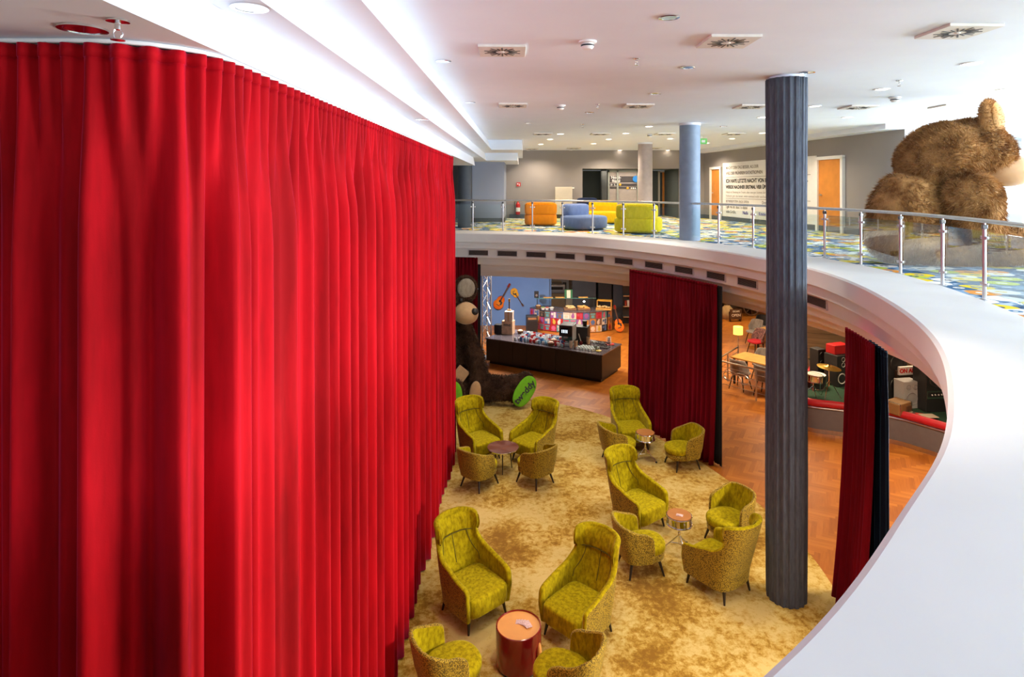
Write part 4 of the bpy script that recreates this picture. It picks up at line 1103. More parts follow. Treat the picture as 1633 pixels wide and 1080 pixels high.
JC = [('white', mat('cup_white', (.82, .84, .86), .35)), ('pale_blue', mat('cup_pale_blue', (.30, .52, .66), .35)), ('red', mat('cup_red', (.50, .03, .03), .35)), ('blue', mat('cup_blue', (.03, .12, .32), .35))]
def mk_jar(m):
    def f():
        e = thing('cup', '-', 'cup')
        lath([(.030, 0), (.040, .02), (.042, .075), (.038, .08), (.036, .03), (0, .02)], 14).build('cup_body', m, e, 40)
        return e
    return f
KJ = {n: Kind(mk_jar(m)) for n, m in JC}
rj = random.Random(4)
for r in range(8):
    for k in range(16):
        p = IA + IX * (.95 + .105 * k + rj.uniform(-.02, .02)) + IY * (.22 + .115 * r + rj.uniform(-.02, .02)); p.z = IT
        if rj.random() < .12: continue
        n = rj.choices(['white', 'pale_blue', 'red', 'blue'], [5, 3, 2.4, 1.4])[0]
        KJ[n].put(p, rj.random() * 6, '%s cup in the crowded display of cups on the island counter' % n.replace('_', ' '), '%s cups on the island counter' % n.replace('_', ' '), (1.05, 1.05, rj.uniform(.9, 1.5)))
# coffee machine and things around it
q = IA + IX * 2.52 + IY * .62; q.z = IT
e = thing('coffee_machine', 'black coffee machine with pale side panel and glowing display on the island counter', 'coffee machine', q, IR + R(12))
B((0, 0, .03), (.42, .52, .06)).build('drip_tray', mat('pale_blue_metal', (.42, .5, .56), .4), e, 0, bevel=.008)
B((0, .12, .16), (.36, .26, .24)).build('column', mat('teal_splash', (.10, .22, .18), .4), e, 0)
B((0, 0, .44), (.40, .50, .34)).build('head', BLKPL, e, 0, bevel=.03)
B((.205, .02, .36), (.02, .48, .48)).build('side_panel', mat('silver_blue_panel', (.52, .58, .66), .35), e, 0, bevel=.006)
sc = B((-.02, -.252, .44), (.24, .01, .17)).build('display', mat('screen_dark', (.008, .012, .02), .15), e, 0)
for k in range(4):
    B((-.10 + .05 * k, -.259, .43), (.026, .006, .09)).build('display_icon', emis('screen_glow', (.75, .9, 1), 1.6), sc, 0)
B((0, -.2, .25), (.12, .10, .06)).build('spout', STEEL, e, 0, bevel=.01)
q2 = IA + IX * 2.75 + IY * 1.12; q2.z = IT
simple('grinder_box', 'matt black appliance behind the coffee machine', 'appliance', q2, IR + .2, [('body', BLKPL, B((0, 0, .24), (.46, .36, .48)), 0, .015), ('hopper', BLACK, lath([(.06, .48), (.08, .62), (.07, .64), (0, .64)], 16, (.1, 0, 0)), 40)])
def on_i(a, c_): p = IA + IX * a + IY * c_; p.z = IT; return p
e = thing('mini_guitar', 'small red ornamental guitar propped beside the coffee machine', 'ornament', on_i(2.93, .70), IR)
b = MB(); b.blob((0, 0, .06), (.06, .025, .065)); b.build('body', REDG, e, 180); MB().tube([(0, 0, .1), (-.09, .02, .33)], .012, 8).build('neck', CREAM, e)
for k, (a, c_, m, l) in enumerate([(2.80, .28, CREAM, 'cream paper cup stack left of the tub of cream cups'), (2.92, .36, CRATE, 'tan paper cup stack next to the cream stack'), (3.05, .95, CRATE, 'tan cup stack behind the inverted white cups')]):
    e = thing('paper_cup_stack', l, 'paper cups', on_i(a, c_))
    lath([(.045, 0), (.055, .10), (.05, .11), (.057, .20), (.057, .215), (0, .215)], 18).build('stack', m, e); lath([(.058, .2), (.06, .205), (.058, .215)], 18).build('lid_rim', WHITEP, e)
def mk_mug():
    e = thing('white_cup', '-', 'cup')
    lath([(.038, 0), (.038, .01), (.028, .07), (0, .072)], 16).build('cup_body', mat('porcelain', (.72, .82, .82), .25), e)
    MB().tube([(.036, 0, .02), (.058, 0, .03), (.055, 0, .05), (.03, 0, .055)], .006, 6).build('handle', mat('porcelain', (.72, .82, .82), .25), e)
    return e
K = Kind(mk_mug)
for r in range(4):
    for k in range(6): K.put(on_i(3.02 + .095 * k + .02 * r, .22 + .10 * r), .5, 'upturned white porcelain cup in rows on the right end of the island', 'upturned cups on the island counter')
for k in range(5): K.put(on_i(3.12 + .1 * k, 1.12), .5, 'upturned white porcelain cup in the single back row', 'back row of cups on the island counter')
e = thing('cutlery_rack', 'black wire rack on the right end of the island counter', 'rack', on_i(3.55, .80), IR)
B((0, 0, .01), (.46, .24, .02)).build('base', BLKPL, e, 0)
for k in range(10):
    for s in (-.12, .12): B((-.21 + .047 * k, s, .07), (.012, .012, .12)).build('bar', BLKPL, e, 0)
B((0, -.12, .13), (.46, .014, .014)).build('rail', BLKPL, e, 0); B((0, .12, .13), (.46, .014, .014)).build('rail', BLKPL, e, 0)
e = thing('mug', 'grey mug beside a yellow saucer near the island corner', 'mug', on_i(3.53, .42))
lath([(.045, 0), (.05, .10), (.046, .10), (.042, .02), (0, .015)], 20).build('mug_body', mat('grey_glaze', (.22, .3, .33), .3), e); MB().tube([(.048, 0, .02), (.08, 0, .04), (.078, 0, .07), (.05, 0, .085)], .007, 6).build('handle', mat('grey_glaze', (.22, .3, .33), .3), e)
e = thing('saucer', 'yellow saucer at the front right corner of the island counter', 'saucer', on_i(3.66, .33)); lath([(.05, .003), (.085, .018), (.083, .022), (0, .01)], 24).build('plate', mat('yellow_glaze', (.75, .62, .12), .35), e)
e = thing('jug', 'white jug standing on a red tray at the far right of the island', 'jug', on_i(3.62, 1.22), -.5)
lath([(.06, .012), (.065, .03), (.05, .16), (.055, .22), (.05, .22), (.045, .16), (0, .1)], 24).build('jug_body', WHITEP, e); MB().tube([(-.05, 0, .19), (-.10, 0, .17), (-.10, 0, .09), (-.06, 0, .05)], .009, 8).build('handle', WHITEP, e)
e = thing('tray', 'flat red and white tray under the white jug', 'tray', on_i(3.62, 1.22)); lath([(.13, 0), (.15, .008), (.145, .011), (0, .010)], 28).build('plate', mat('tray_red', (.5, .05, .05), .4), e)
for k in range(3):
    e = thing('bread_basket', 'brown %s basket among the cups, %s' % (('woven', 'woven', 'wire')[k], ('nearest the coffee machine', 'behind the nearest one', 'at the back left of the cups')[k]), 'basket', on_i((2.18, 2.10, .62)[k], (.20, .55, 1.05)[k]))
    lath([(.08, 0), (.11, .09), (.10, .09), (.075, .02), (0, .02)], 14).build('basket_body', mat('wicker', (.16, .08, .035), .7), e); MB().blob((0, 0, .09), (.085, .085, .04)).build('contents', mat('sachets', (.6, .42, .33), .7), e, 180)

# ================================================================ coffee bar with record sleeves
arcb = resample(crom([(.25, 24.2), (.95, 23.62), (1.9, 23.35), (2.8, 23.45), (3.5, 23.95)], 12), .05)
e = thing('coffee_bar', 'curved coffee bar faced with colourful record sleeves', 'bar counter', (1.9, 24, 0)); o = V((1.9, 24, 0)); BT = .80
bk = offs(arcb, .75)
poly = [tuple((p - o)[:2]) for p in offs(arcb, .04)] + [tuple((p - o)[:2]) for p in bk[::-1]]
b = MB(); b.prism(poly, .0, BT - .03); b.build('body', mat('bar_body', (.05, .035, .03), .5), e, 0)
poly = [tuple((p - o)[:2]) for p in offs(arcb, -.04)] + [tuple((p - o)[:2]) for p in offs(arcb, .78)[::-1]]
b = MB(); b.prism(poly, BT - .03, BT); b.build('worktop', GRANITE, e, 0)
PAL = [(.55, .22, .05), (.45, .02, .03), (.75, .70, .62), (.08, .16, .34), (.65, .42, .06), (.03, .03, .035), (.30, .10, .32), (.12, .35, .38), (.62, .12, .25), (.20, .12, .08), (.70, .55, .42), (.5, .05, .10)]
rs_ = random.Random(11)
NCOL = int((len(arcb) - 1) * .05 / .252)
for r in range(3):
    for k in range(NCOL):
        i = min(len(arcb) - 2, int((k + .5) * .252 / .05)); p = arcb[i] - o; t = (arcb[i + 1] - arcb[i]).normalized(); n = V((t.y, -t.x, 0))
        c = p + n * (.018 if r else .016); mx = face_mx((c.x, c.y, .145 + .25 * r), n)
        a, d_, f = rs_.sample(PAL, 3)
        tile = B((0, 0, 0), (.244, .244, .012)); tile.v = [tuple(mx @ V(v)) for v in tile.v]
        so = tile.build('record_sleeve', mat('sleeve_%d' % PAL.index(a), a, .45), e, 0)
        g = MB(); kind = rs_.randrange(4)
        if kind == 0: g.blob((rs_.uniform(-.03, .03), -.02, .007), (.06, .085, .004)); g.blob((0, .07, .007), (.035, .04, .004))
        elif kind == 1: g.box((0, .06, .008), (.19, .05, .004)); g.box((0, -.04, .008), (.12, .10, .004))
        elif kind == 2: g.box((.05, 0, .008), (.09, .20, .004)); g.blob((-.05, .03, .007), (.045, .05, .004))
        else: g.blob((0, 0, .007), (.085, .085, .004)); g.box((0, -.10, .008), (.18, .02, .004))
        g.v = [tuple(mx @ V(v)) for v in g.v]; g.build('sleeve_motif', mat('sleeve_%d' % PAL.index(d_), d_, .45), so, 40)
def on_b(u, dd=23.9): p = at(u, 0, dd); p.z = BT; return p
e = thing('glass_shelf', 'glass sneeze guard shelf on steel uprights over the coffee bar', 'shelf', on_b(902, 23.95), .02)
B((0, 0, .43), (2.35, .38, .014)).build('glass_plate', GLASS, e, 0); B((0, -.18, .43), (2.35, .012, .018)).build('glass_edge', mat('teal_edge', (.12, .32, .30), .2), e, 0)
for x in (-1.1, 0, 1.1): MB().cyl((x, .05, 0), (x, .05, .43), .014).build('upright', BLKPL, e)
simple('loudspeaker', 'small black loudspeaker on the left end of the glass shelf', 'speaker', on_b(855.5, 23.9) + V((0, 0, .437)), 0, [('cabinet', BLKPL, B((0, 0, .12), (.17, .16, .24)), 0, .008), ('cone', STEEL, MB().cyl((0, -.08, .10), (0, -.085, .10), .045), 40)])
simple('tea_box', 'green and white box on the glass shelf', 'box', on_b(906.5, 23.9) + V((0, 0, .437)), 0, [('carton', mat('box_green', (.03, .16, .08), .6), B((0, 0, .15), (.30, .16, .30)), 0), ('band', CREAM, B((0, -.082, .15), (.14, .006, .30)), 0)])
for k, (u, l) in enumerate([(874, 'left'), (893, 'second'), (930, 'third')]):
    simple('serving_board', 'long wooden board lying on the glass shelf, %s one from the left' % ('first' if k == 0 else l), 'board', on_b(u, 23.85 + .02 * k) + V((0, 0, .437)), .03, [('board', WOODT, B((0, 0, .012), (.36, .16, .024)), 0, .006)])
for k, (u, z, l) in enumerate([(866, 0, 'white bowl at the left under the glass shelf'), (872.5, 0, 'white bowl second from left under the glass shelf'), (880, 0, 'white bowl third from left under the glass shelf')]):
    e = thing('bowl', l, 'bowl', on_b(u, 23.72)); lath([(.05, 0), (.09, .09), (.085, .09), (.045, .02), (0, .02)], 20).build('bowl_body', WHITEP, e); MB().blob((0, 0, .085), (.07, .07, .03)).build('food', mat(('salad_green', 'sauce_red', 'cream_white')[k], ((.2, .35, .05), (.5, .06, .03), (.75, .7, .6))[k], .6), e, 180)
simple('wicker_basket', 'brown basket at the left corner of the coffee bar', 'basket', on_b(858.5, 23.95), 0, [('basket_body', mat('wicker', (.16, .08, .035), .7), lath([(.09, 0), (.12, .12), (.11, .12), (0, .04)], 16), 40), ('contents', CRATE, MB().blob((0, 0, .11), (.09, .09, .05)), 180)])
for k, u in enumerate((909, 931)):
    e = thing('food_tray', ('food tray with pale bread rolls in the middle of the coffee bar', 'food tray with golden pastries right of the bread rolls')[k], 'food tray', on_b(u, 23.75), 0)
    B((0, 0, .03), (.48, .36, .06)).build('tray', mat('tray_brown', (.22, .11, .06), .5), e, 0, bevel=.008)
    rk = random.Random(k)
    for j in range(9): MB().blob((rk.uniform(-.18, .18), rk.uniform(-.12, .12), .085 + .03 * (j % 2)), (.09, .035, .035), rot=Matrix.Rotation(rk.uniform(-.5, .5), 3, 'Z')).build('bread_roll', mat(('bread_pale', 'bread_gold')[k], ((.62, .46, .22), (.60, .30, .08))[k], .7), e, 180)
e = thing('bread_display', 'yellow wooden bread display case at the right end of the coffee bar', 'display case', on_b(963.5, 23.85), -.25)
B((0, 0, .03), (.60, .40, .06)).build('base', WOODT, e, 0); B((0, .1, .32), (.56, .28, .03)).build('lid', mat('yellow_wood', (.75, .40, .06), .4), e, 0)
for s in (-.27, .27): B((s, .1, .18), (.03, .26, .26)).build('side', WOODT, e, 0)
rk = random.Random(9)
for j in range(14): MB().blob((rk.uniform(-.25, .25), rk.uniform(-.16, .1), .10), (.05, .035, .03)).build('pastry', mat('bread_pale', (.62, .46, .22), .7), e, 180)
e = thing('heat_lamp', 'glaring spot lamp under the glass shelf above the food trays', 'lamp', on_b(931.5, 23.8) + V((0, 0, .30)))
MB().blob((0, 0, 0), (.03, .03, .03)).build('bulb', emis('bulb_white', (1, .93, .8), 60), e, 180); MB().cyl((0, 0, .02), (0, 0, .12), .012).build('stem', BLKPL, e)
simple('amplifier', 'black amplifier with silver panel at the left end of the coffee bar', 'amplifier', at(848, 0, 23.3).xy.to_3d(), .1, [('cabinet', BLKPL, B((0, 0, .34), (.42, .30, .68)), 0, .02), ('control_panel', STEEL, B((0, -.155, .58), (.32, .01, .08)), 0), ('grille', BLACK, B((0, -.153, .26), (.36, .01, .46)), 0)])
e = thing('framed_photo', 'bright picture of a steel coffee machine on the kitchen back wall', 'picture', (at(890, 0, 26.7).x, 26.76, 1.32))
B((0, 0, 0), (.94, .03, .62)).build('panel', mat('photo_pale', (.70, .74, .78), .5), e, 0); B((-.05, -.018, -.05), (.44, .01, .28)).build('machine_shape', mat('photo_steel', (.36, .30, .22), .4), e, 0); B((-.05, -.022, .12), (.38, .01, .06)).build('machine_top', mat('photo_cream', (.66, .55, .4), .5), e, 0); B((.28, -.018, -.08), (.16, .01, .3)).build('cup_shape', DARKG, e, 0)
b = MB(); b.box((2.1, 26.45, .5), (1.9, .6, 1.0)); tag(b.build('back_counter', mat('back_counter_tan', (.34, .27, .19), .6), None, 0), 'tan back counter along the kitchen wall behind the coffee bar', 'counter')
simple('espresso_machine', 'steel espresso machine on the back counter under the picture', 'coffee machine', at(888, 0, 26.4).xy.to_3d() + V((0, 0, 1.0)), 0, [('body', STEEL, B((0, 0, .18), (.7, .4, .36)), 0, .02), ('panel', BLKPL, B((0, -.205, .22), (.5, .01, .12)), 0)])
# dark wall panels and narrow column right of the bar
for k, (u0, u1, v0) in enumerate([(913, 950, 446), (954, 975, 450), (978, 1000, 455)]):
    a, c_ = at(u0, 0, 25.6).x, at(u1, 0, 25.6).x
    tag(B(((a + c_) / 2, 25.6, 1.35), (c_ - a, .08, 2.7)).build('partition_panel', (DARKG, mat('black_board', (.02, .02, .024), .5), DARKG)[k], None, 0), ('wide charcoal panel behind the food trays', 'black board panel between two charcoal panels', 'charcoal panel above the leaning red guitar')[k], 'wall panel')
x = at(1002, 0, 24.8).x; e = thing('shelf_unit', 'narrow shelf with red and black packets just left of the middle curtain', 'shelf', (x + .05, 24.9, 0)); B((0, .1, 1.1), (.5, .04, 2.2)).build('back', BLACK, e, 0)
for k in range(5): B((0, 0, .3 + .42 * k), (.5, .25, .03)).build('shelf_board', STEEL, e, 0)
for k in range(8): tag(B((x - .1 + .1 * (k % 4), 24.88, .315 + .42 * (1 + k // 4 * 2) + .11), (.08, .12, .22)).build('packet', (REDG, mat('packet_cream', (.6, .5, .42), .5))[k % 2], None, 0), '%s packet on the %s shelf left of the middle curtain' % (('red', 'cream')[k % 2], ('lower', 'upper')[k // 4]), 'packet', '%s packets on the %s shelf' % (('red', 'cream')[k % 2], ('lower', 'upper')[k // 4]))

def guitar(name, label, mx, m, sc=1.0):
    """built standing: body at the origin in the local xy plane, neck along +y"""
    e = thing(name, label, 'guitar'); e.matrix_world = mx
    out = []
    for k in range(48):
        a = 2 * PI * k / 48; y = .25 * math.sin(a)
        r = 1 + .26 * -math.sin(a) * .6 - .20 * math.exp(-((y - .05) / .06) ** 2)
        out.append((.185 * math.cos(a) * r, y))
    b = MB(); b.prism([(x * sc, y * sc) for x, y in out], 0, .09 * sc); b.build('body', m, e, 50, bevel=.008)
    b = MB(); b.cyl((0, .06 * sc, .088 * sc), (0, .06 * sc, .093 * sc), .048 * sc, n=24); b.build('sound_hole', BLACK, e)
    b = MB(); b.box((0, -.10 * sc, .095 * sc), (.14 * sc, .025 * sc, .012)); b.build('bridge', ROSEW, e, 0)
    b = MB(); b.box((0, .37 * sc, .095 * sc), (.05 * sc, .52 * sc, .022)); b.build('neck', ROSEW, e, 0)
    h = b = MB(); b.box((0, .70 * sc, .095 * sc), (.07 * sc, .15 * sc, .018)); h = b.build('headstock', m if m is SUNB else ROSEW, e, 0)
    for s in (-1, 1):
        for k in range(3):
            b = MB(); b.cyl((s * .035 * sc, (.655 + .045 * k) * sc, .095 * sc), (s * .06 * sc, (.655 + .045 * k) * sc, .095 * sc), .009, n=8); b.build('tuning_peg', CHROME, h)
    b = MB(); b.box((.07 * sc, -.0 * sc, .0935 * sc), (.06 * sc, .12 * sc, .004)); b.build('pick_guard', BLKPL, e, 0)
    return e
YB = 24.595
pg = lambda u, v: V((at(u, 0, YB).x, YB, CZ - (v - 299) / FPX * YB))
guitar('acoustic_guitar', 'red sunburst guitar hung tilted on the blue wall, neck up', face_mx(pg(796.5, 482), (0, -1, 0), roll=R(-29)), SUNB, 1.12)
guitar('acoustic_guitar', 'amber guitar hung upside down on the blue wall, neck down', face_mx(pg(821, 467), (0, -1, 0), roll=R(180 + 33)), AMBER, .80)
p = F(987, 530)
guitar('acoustic_guitar', 'red guitar leaning at the right end of the coffee bar', face_mx((p.x, p.y, .27), (-.1, -1, .22), roll=R(13)), SUNB, .98)

# silver lighting truss with spotlight
tb = F(776, 572); e = thing('lighting_truss', 'silver lattice lighting truss standing by the left end of the island counter', 'truss', tb)
ALU = mat('bright_aluminium', (.78, .80, .84), .3, .03, 5, metal=.7)
for x, y in ((-.14, 0), (.14, 0), (0, .24)): MB().cyl((x, y, 0), (x, y, 2.98), .022).build('chord', ALU, e)
for k in range(12):
    z = .1 + .24 * k
    for (x0, y0), (x1, y1) in (((-.14, 0), (.14, 0)), ((.14, 0), (0, .24)), ((0, .24), (-.14, 0))):
        if k % 2: x0, y0, x1, y1 = x1, y1, x0, y0
        MB().cyl((x0, y0, z), (x1, y1, z + .24), .009, n=6).build('brace', ALU, e)
B((0, .1, .01), (.5, .5, .02)).build('base_plate', ALU, e, 0)
p = at(783.5, 437, 19.8); e = thing('stage_spotlight', 'black stage spotlight with bright lens clamped high on the silver truss', 'spotlight', p, .3)
MB().blob((0, 0, .05), (.16, .12, .06)).build('housing', BLKPL, e, 180); MB().cyl((0, -.04, -.005), (0, -.03, .01), .11).build('lens', emis('spot_lens', (.95, .98, 1), 12), e); MB().tube([(-.05, .05, .08), (-.12, .12, .10)], .015, 8).build('bracket', BLKPL, e)
B((at(830, 0, 23.6).x, 23.7, 2.925), (2.2, .4, .07)).build('x', BLACK, None, 0); o = bpy.data.objects['x']; o.name = 'ceiling_light_rail'; tag(o, 'dark lighting rail under the ceiling above the hanging guitars', 'light rail')

# ================================================================ dining area on the right
def post_rail(name, label, pts, ps, h, m):
    e = thing(name, label, 'railing', pts[0]); o = V(pts[0])
    L_ = [V(p) - o for p in pts]
    MB().tube([p + V((0, 0, h)) for p in L_], .024, 10).build('handrail', m, e)
    for z in (.2, .36, .52, .66): MB().tube([p + V((0, 0, z)) for p in L_], .007, 6).build('bar', m, e)
    for p in ps: q = V(p) - o; MB().cyl(q, q + V((0, 0, h)), .022).build('post', m, e)
    return e
c0 = F(1142.5, 621); c1 = F(1206, 639); c2 = c1 + (c1 - c0) * .5; c3 = at(1177, 0, 18.2); c3.z = 0; c4_ = (c0 + c3) / 2
dr = post_rail('floor_railing', 'steel railing with thin bars and scroll around the dining table', [c3, c0, c2], [c3, c4_, c0, c1, c2], .80, STEEL)
t = (c1 - c0).normalized(); m0 = c0 - c3
def spiral(c, k): return [m0 + c + t * ((.34 - .028 * j) * math.cos(j * .55) * k) + V((0, 0, .42 + (.20 - .012 * j) * math.sin(j * .55))) for j in range(12)]
MB().tube(spiral(t * .40, 1), .013, 8).build('scroll', STEEL, dr); MB().tube(spiral(t * .78, -1), .013, 8).build('scroll', STEEL, dr)
def mk_lamp():
    e = thing('railing_lamp', '-', 'lamp')
    MB().cyl((0, 0, .80), (0, 0, 1.20), .013).build('stem', STEEL, e)
    lath([(.135, 1.17), (.135, 1.40), (.132, 1.40), (.132, 1.17)], 32).build('shade', emis('lit_yellow_shade', (1, .62, .12), 1.5), e); MB().blob((0, 0, 1.30), (.035, .035, .05)).build('bulb', emis('warm_bulb', (1, .8, .45), 30), e, 180)
    return e
K = Kind(mk_lamp)
K.put(c0, 0, 'yellow drum shade lamp on the railing corner beside the middle curtain', 'lamps on the dining railing'); K.put(c3, 0, 'yellow drum shade lamp on the far end post of the dining railing', 'lamps on the dining railing')
def mk_table():
    e = thing('dining_table', '-', 'table')
    B((0, 0, .735), (1.5, .78, .035)).build('table_top', WOODT, e, 0, bevel=.006)
    for sx in (-.66, .66):
        for sy_ in (-.32, .32): B((sx, sy_, .36), (.05, .05, .72)).build('leg', BLKPL, e, 0)
    return e
def mk_dchair(m, ms):
    def f():
        e = thing('dining_chair', '-', 'chair')
        rows = []
        for r in range(9):
            z = .44 + .40 * r / 8; row = []
            for k in range(17):
                a = R(-95 + 190 * k / 16); ht = z if abs(a) < 1 else .44 + (z - .44) * max(.25, 1 - (abs(a) - 1) * 1.0)
                row.append(((.235 + .03 * r / 8) * math.sin(a), .03 + (.20 + .06 * r / 8) * math.cos(a), ht))
            rows.append(row)
        MB().grid(rows).build('backrest', m, e, 180, solid=.03)
        MB().blob((0, -.02, .44), (.24, .235, .045), (.5, .7)).build('seat', ms, e, 180)
        for sx in (-1, 1):
            for sy_ in (-1, 1): MB().cyl((sx * .22, sy_ * .21, 0), (sx * .13, sy_ * .13, .43), .012, .018, 10).build('leg', LEGW, e)
        return e
    return f
KT, KC = Kind(mk_table), Kind(mk_dchair(GREYCH, GREYCH)); KN = Kind(mk_dchair(mat('black_shell', (.02, .02, .025), .6), GREYCH))
n = V((-t.y, t.x, 0)); rt = math.atan2(t.y, t.x)
tc = c0 + t * .70 + n * 1.15
KT.put(tc, rt, 'honey oak dining table behind the steel scroll railing', 'dining tables')
GD = 'dining chairs behind the railing'
KC.put(tc - t * .30 - n * .62, rt + PI, 'grey shell chair at the near side of the railing table, left one', GD); KC.put(tc + t * .42 - n * .62, rt + PI, 'grey shell chair at the near side of the railing table, right one', GD); KC.put(tc - t * .35 + n * .62, rt, 'grey shell chair on the far side of the railing table', GD)
q = F(1222, 560); q = V((q.x + .45, q.y + .1, 0)); KT.put(q, .6, 'oak dining table farther back, half hidden by the wrapped column', 'dining tables')
e = mk_dchair(mat('patterned_back', (.16, .08, .08), .7, .9, 22), mat('red_seat_fabric', (.42, .006, .02), .8))(); e.location = F(1206, 566); e.rotation_euler = (0, 0, R(-75)); e['label'] = 'chair with red seat and patterned back at the farther dining table'; e['group'] = GD
KC.put(F(1203, 549), R(-60), 'tall grey shell chair behind the red seated chair', GD); KN.put(F(1216, 541), R(-35), 'black shell chair at the back of the farther dining table', GD)
for k, (dx, m, l, nm) in enumerate([(.10, GLASS, 'glass salt shaker on the railing table', 'salt_shaker'), (.22, BLKPL, 'dark pepper shaker on the railing table', 'pepper_shaker')]):
    e = thing(nm, l, 'shaker', tc + t * dx + V((0, 0, .7535))); lath([(.022, 0), (.02, .07), (0, .075)], 14).build('jar', m, e); lath([(.021, .07), (.018, .09), (0, .092)], 14).build('cap', CHROME, e)
e = thing('candle_glass', 'red candle glass on the farther dining table', 'candle', q + V((-.25, .1, .7535))); lath([(.035, 0), (.04, .12), (.036, .12), (0, .02)], 16).build('glass_cup', REDG, e); lath([(.03, .1), (.03, .14), (0, .14)], 12).build('wax', CREAM, e)
# far group: wooden cart, sack and board in warm light
p = F(1172, 511); e = thing('wooden_cart', 'old dark wooden cart with spoked wheels in the far warm lit corner', 'cart', (p.x + .2, p.y + 1.2, 0), .1)
DW = mat('dark_old_wood', (.10, .045, .018), .7, .2)
B((0, 0, .72), (1.9, .8, .08)).build('platform', DW, e, 0)
for x in (-.75, .75):
    w_ = MB(); w_.tube([(x + .02, -.45 + 0, .42)] * 1 + [(x, -.45, .42)], .04, 8)
    b = MB(); b.tube([(x + .36 * math.cos(a), -.46, .40 + .36 * math.sin(a)) for a in [k * PI / 14 for k in range(28)]], .035, 8, close=True); wh = b.build('wheel', DW, e)
    for k in range(8):
        a = k * PI / 8 * 2; MB().cyl((x, -.46, .40), (x + .35 * math.cos(a), -.46, .40 + .35 * math.sin(a)), .016, n=6).build('spoke', DW, wh)
    B((x, 0, .38), (.07, .7, .07)).build('axle', DW, e, 0)
MB().tube([(.9, -.3, .72), (1.5, -.5, 1.0)], .03, 8).build('shaft', DW, e)
for k, (dx, s_) in enumerate([(-.9, .0), (-.22, .08)]):
    e = thing('sack', ('bulging burlap sack on the left before the wooden cart', 'burlap sack tied at the neck beside the wooden cart')[k], 'sack', (p.x + dx, p.y + .25 + s_, 0)); lath([(.22, 0), (.30, .15), (.28, .38), (.12, .55), (.09, .60), (.14, .68), (0, .66)], 20, ).build('bag', mat('burlap', (.42, .27, .12), .9, .15), e, 60); lath([(.10, .57), (.115, .59), (.10, .61)], 16).build('tie', DW, e)
e = thing('letter_board', 'small dark letter board standing on the floor before the wooden cart', 'sign', (p.x - .05, p.y - .25, 0), .15)
B((0, 0, .30), (.50, .05, .42)).build('board', DW, e, 0); B((-.22, .06, .2), (.04, .12, .4)).build('leg', DW, e, 0); B((.22, .06, .2), (.04, .12, .4)).build('leg', DW, e, 0)
text('ESCAPE', .09, CREAM, e, face_mx((0, -.028, .42), (0, -1, 0)), bold=.002); text('OPEN', .15, CREAM, e, face_mx((0, -.028, .26), (0, -1, 0)), bold=.003)
for k in range(3):
    e = thing('planter_shrub', ('dark leafy plant left of the wooden cart', 'second dark leafy plant behind the left sack', 'dark leafy plant behind the wooden cart')[k], 'plant', (p.x - 1.25 + 1.2 * k, p.y + 1.72, 0)); rk = random.Random(k)
    b = MB()
    for j in range(90):
        a, z, r = rk.random() * 6.28, rk.uniform(.4, 1.9), rk.uniform(.1, .5); c = V((r * math.cos(a), r * math.sin(a), z)); mx = Matrix.Translation(c) @ Matrix.Rotation(a, 4, 'Z') @ Matrix.Rotation(rk.uniform(-1, 1), 4, 'X'); b.add([(-.10, 0, 0), (0, .045, .02), (.12, 0, 0), (0, -.045, .02)], [(0, 1, 2, 3)], mx)
    b.build('leaves', mat('brown_green_leaf', (.06, .05, .015), .6, .3), e, 0); lath([(.15, 0), (.2, .4), (.17, .4), (0, .36)], 16).build('pot', DW, e); MB().cyl((0, 0, .36), (0, 0, 1.5), .03).build('stem', DW, e)

# ================================================================ stage with drums and amplifiers
SP = resample(crom([(7.95, 17.0), (7.0, 15.5), (6.42, 14.6), (6.36, 13.95), (6.95, 13.65), (7.83, 13.28), (8.42, 12.54), (9.2, 11.3), (10.5, 9.9)], 12), .1)
SD = .66
e = thing('stage', 'curved grey stage platform with red padded rim and green carpet', 'stage', (8, 14, 0)); o = V((8, 14, 0))
back = [V((14.0, 9.9, 0)), V((14.0, 15.0, 0)), V((8.05, 17.5, 0))]
sub2 = lambda P, k=0: [tuple((p - o)[:2]) for p in P]
b = MB(); b.prism(sub2(SP) + sub2(back), .1, SD - .03); b.build('riser', mat('stage_grey', (.135, .125, .14), .6), e, 40)
b = MB(); b.prism(sub2(offs(SP, .02)) + sub2(back), 0, .12); b.build('kick_plate', STEEL, e, 40)
b = MB(); b.prism(sub2(offs(SP, .1)) + sub2(back), SD - .03, SD); b.build('stage_carpet', mat('stage_green_carpet', (.012, .05, .025), .95, .3, 40), e, 0)
b = MB(); b.tube([(p.x - o.x, p.y - o.y, SD + .0) for p in offs(SP, .05)], .085, 12); b.build('padded_rim', mat('red_vinyl', (.42, .008, .02), .45), e)
b = MB(); b.tube([(p.x - o.x, p.y - o.y, SD - .085) for p in offs(SP, -.005)], .02, 8); b.build('rim_trim', STEEL, e)
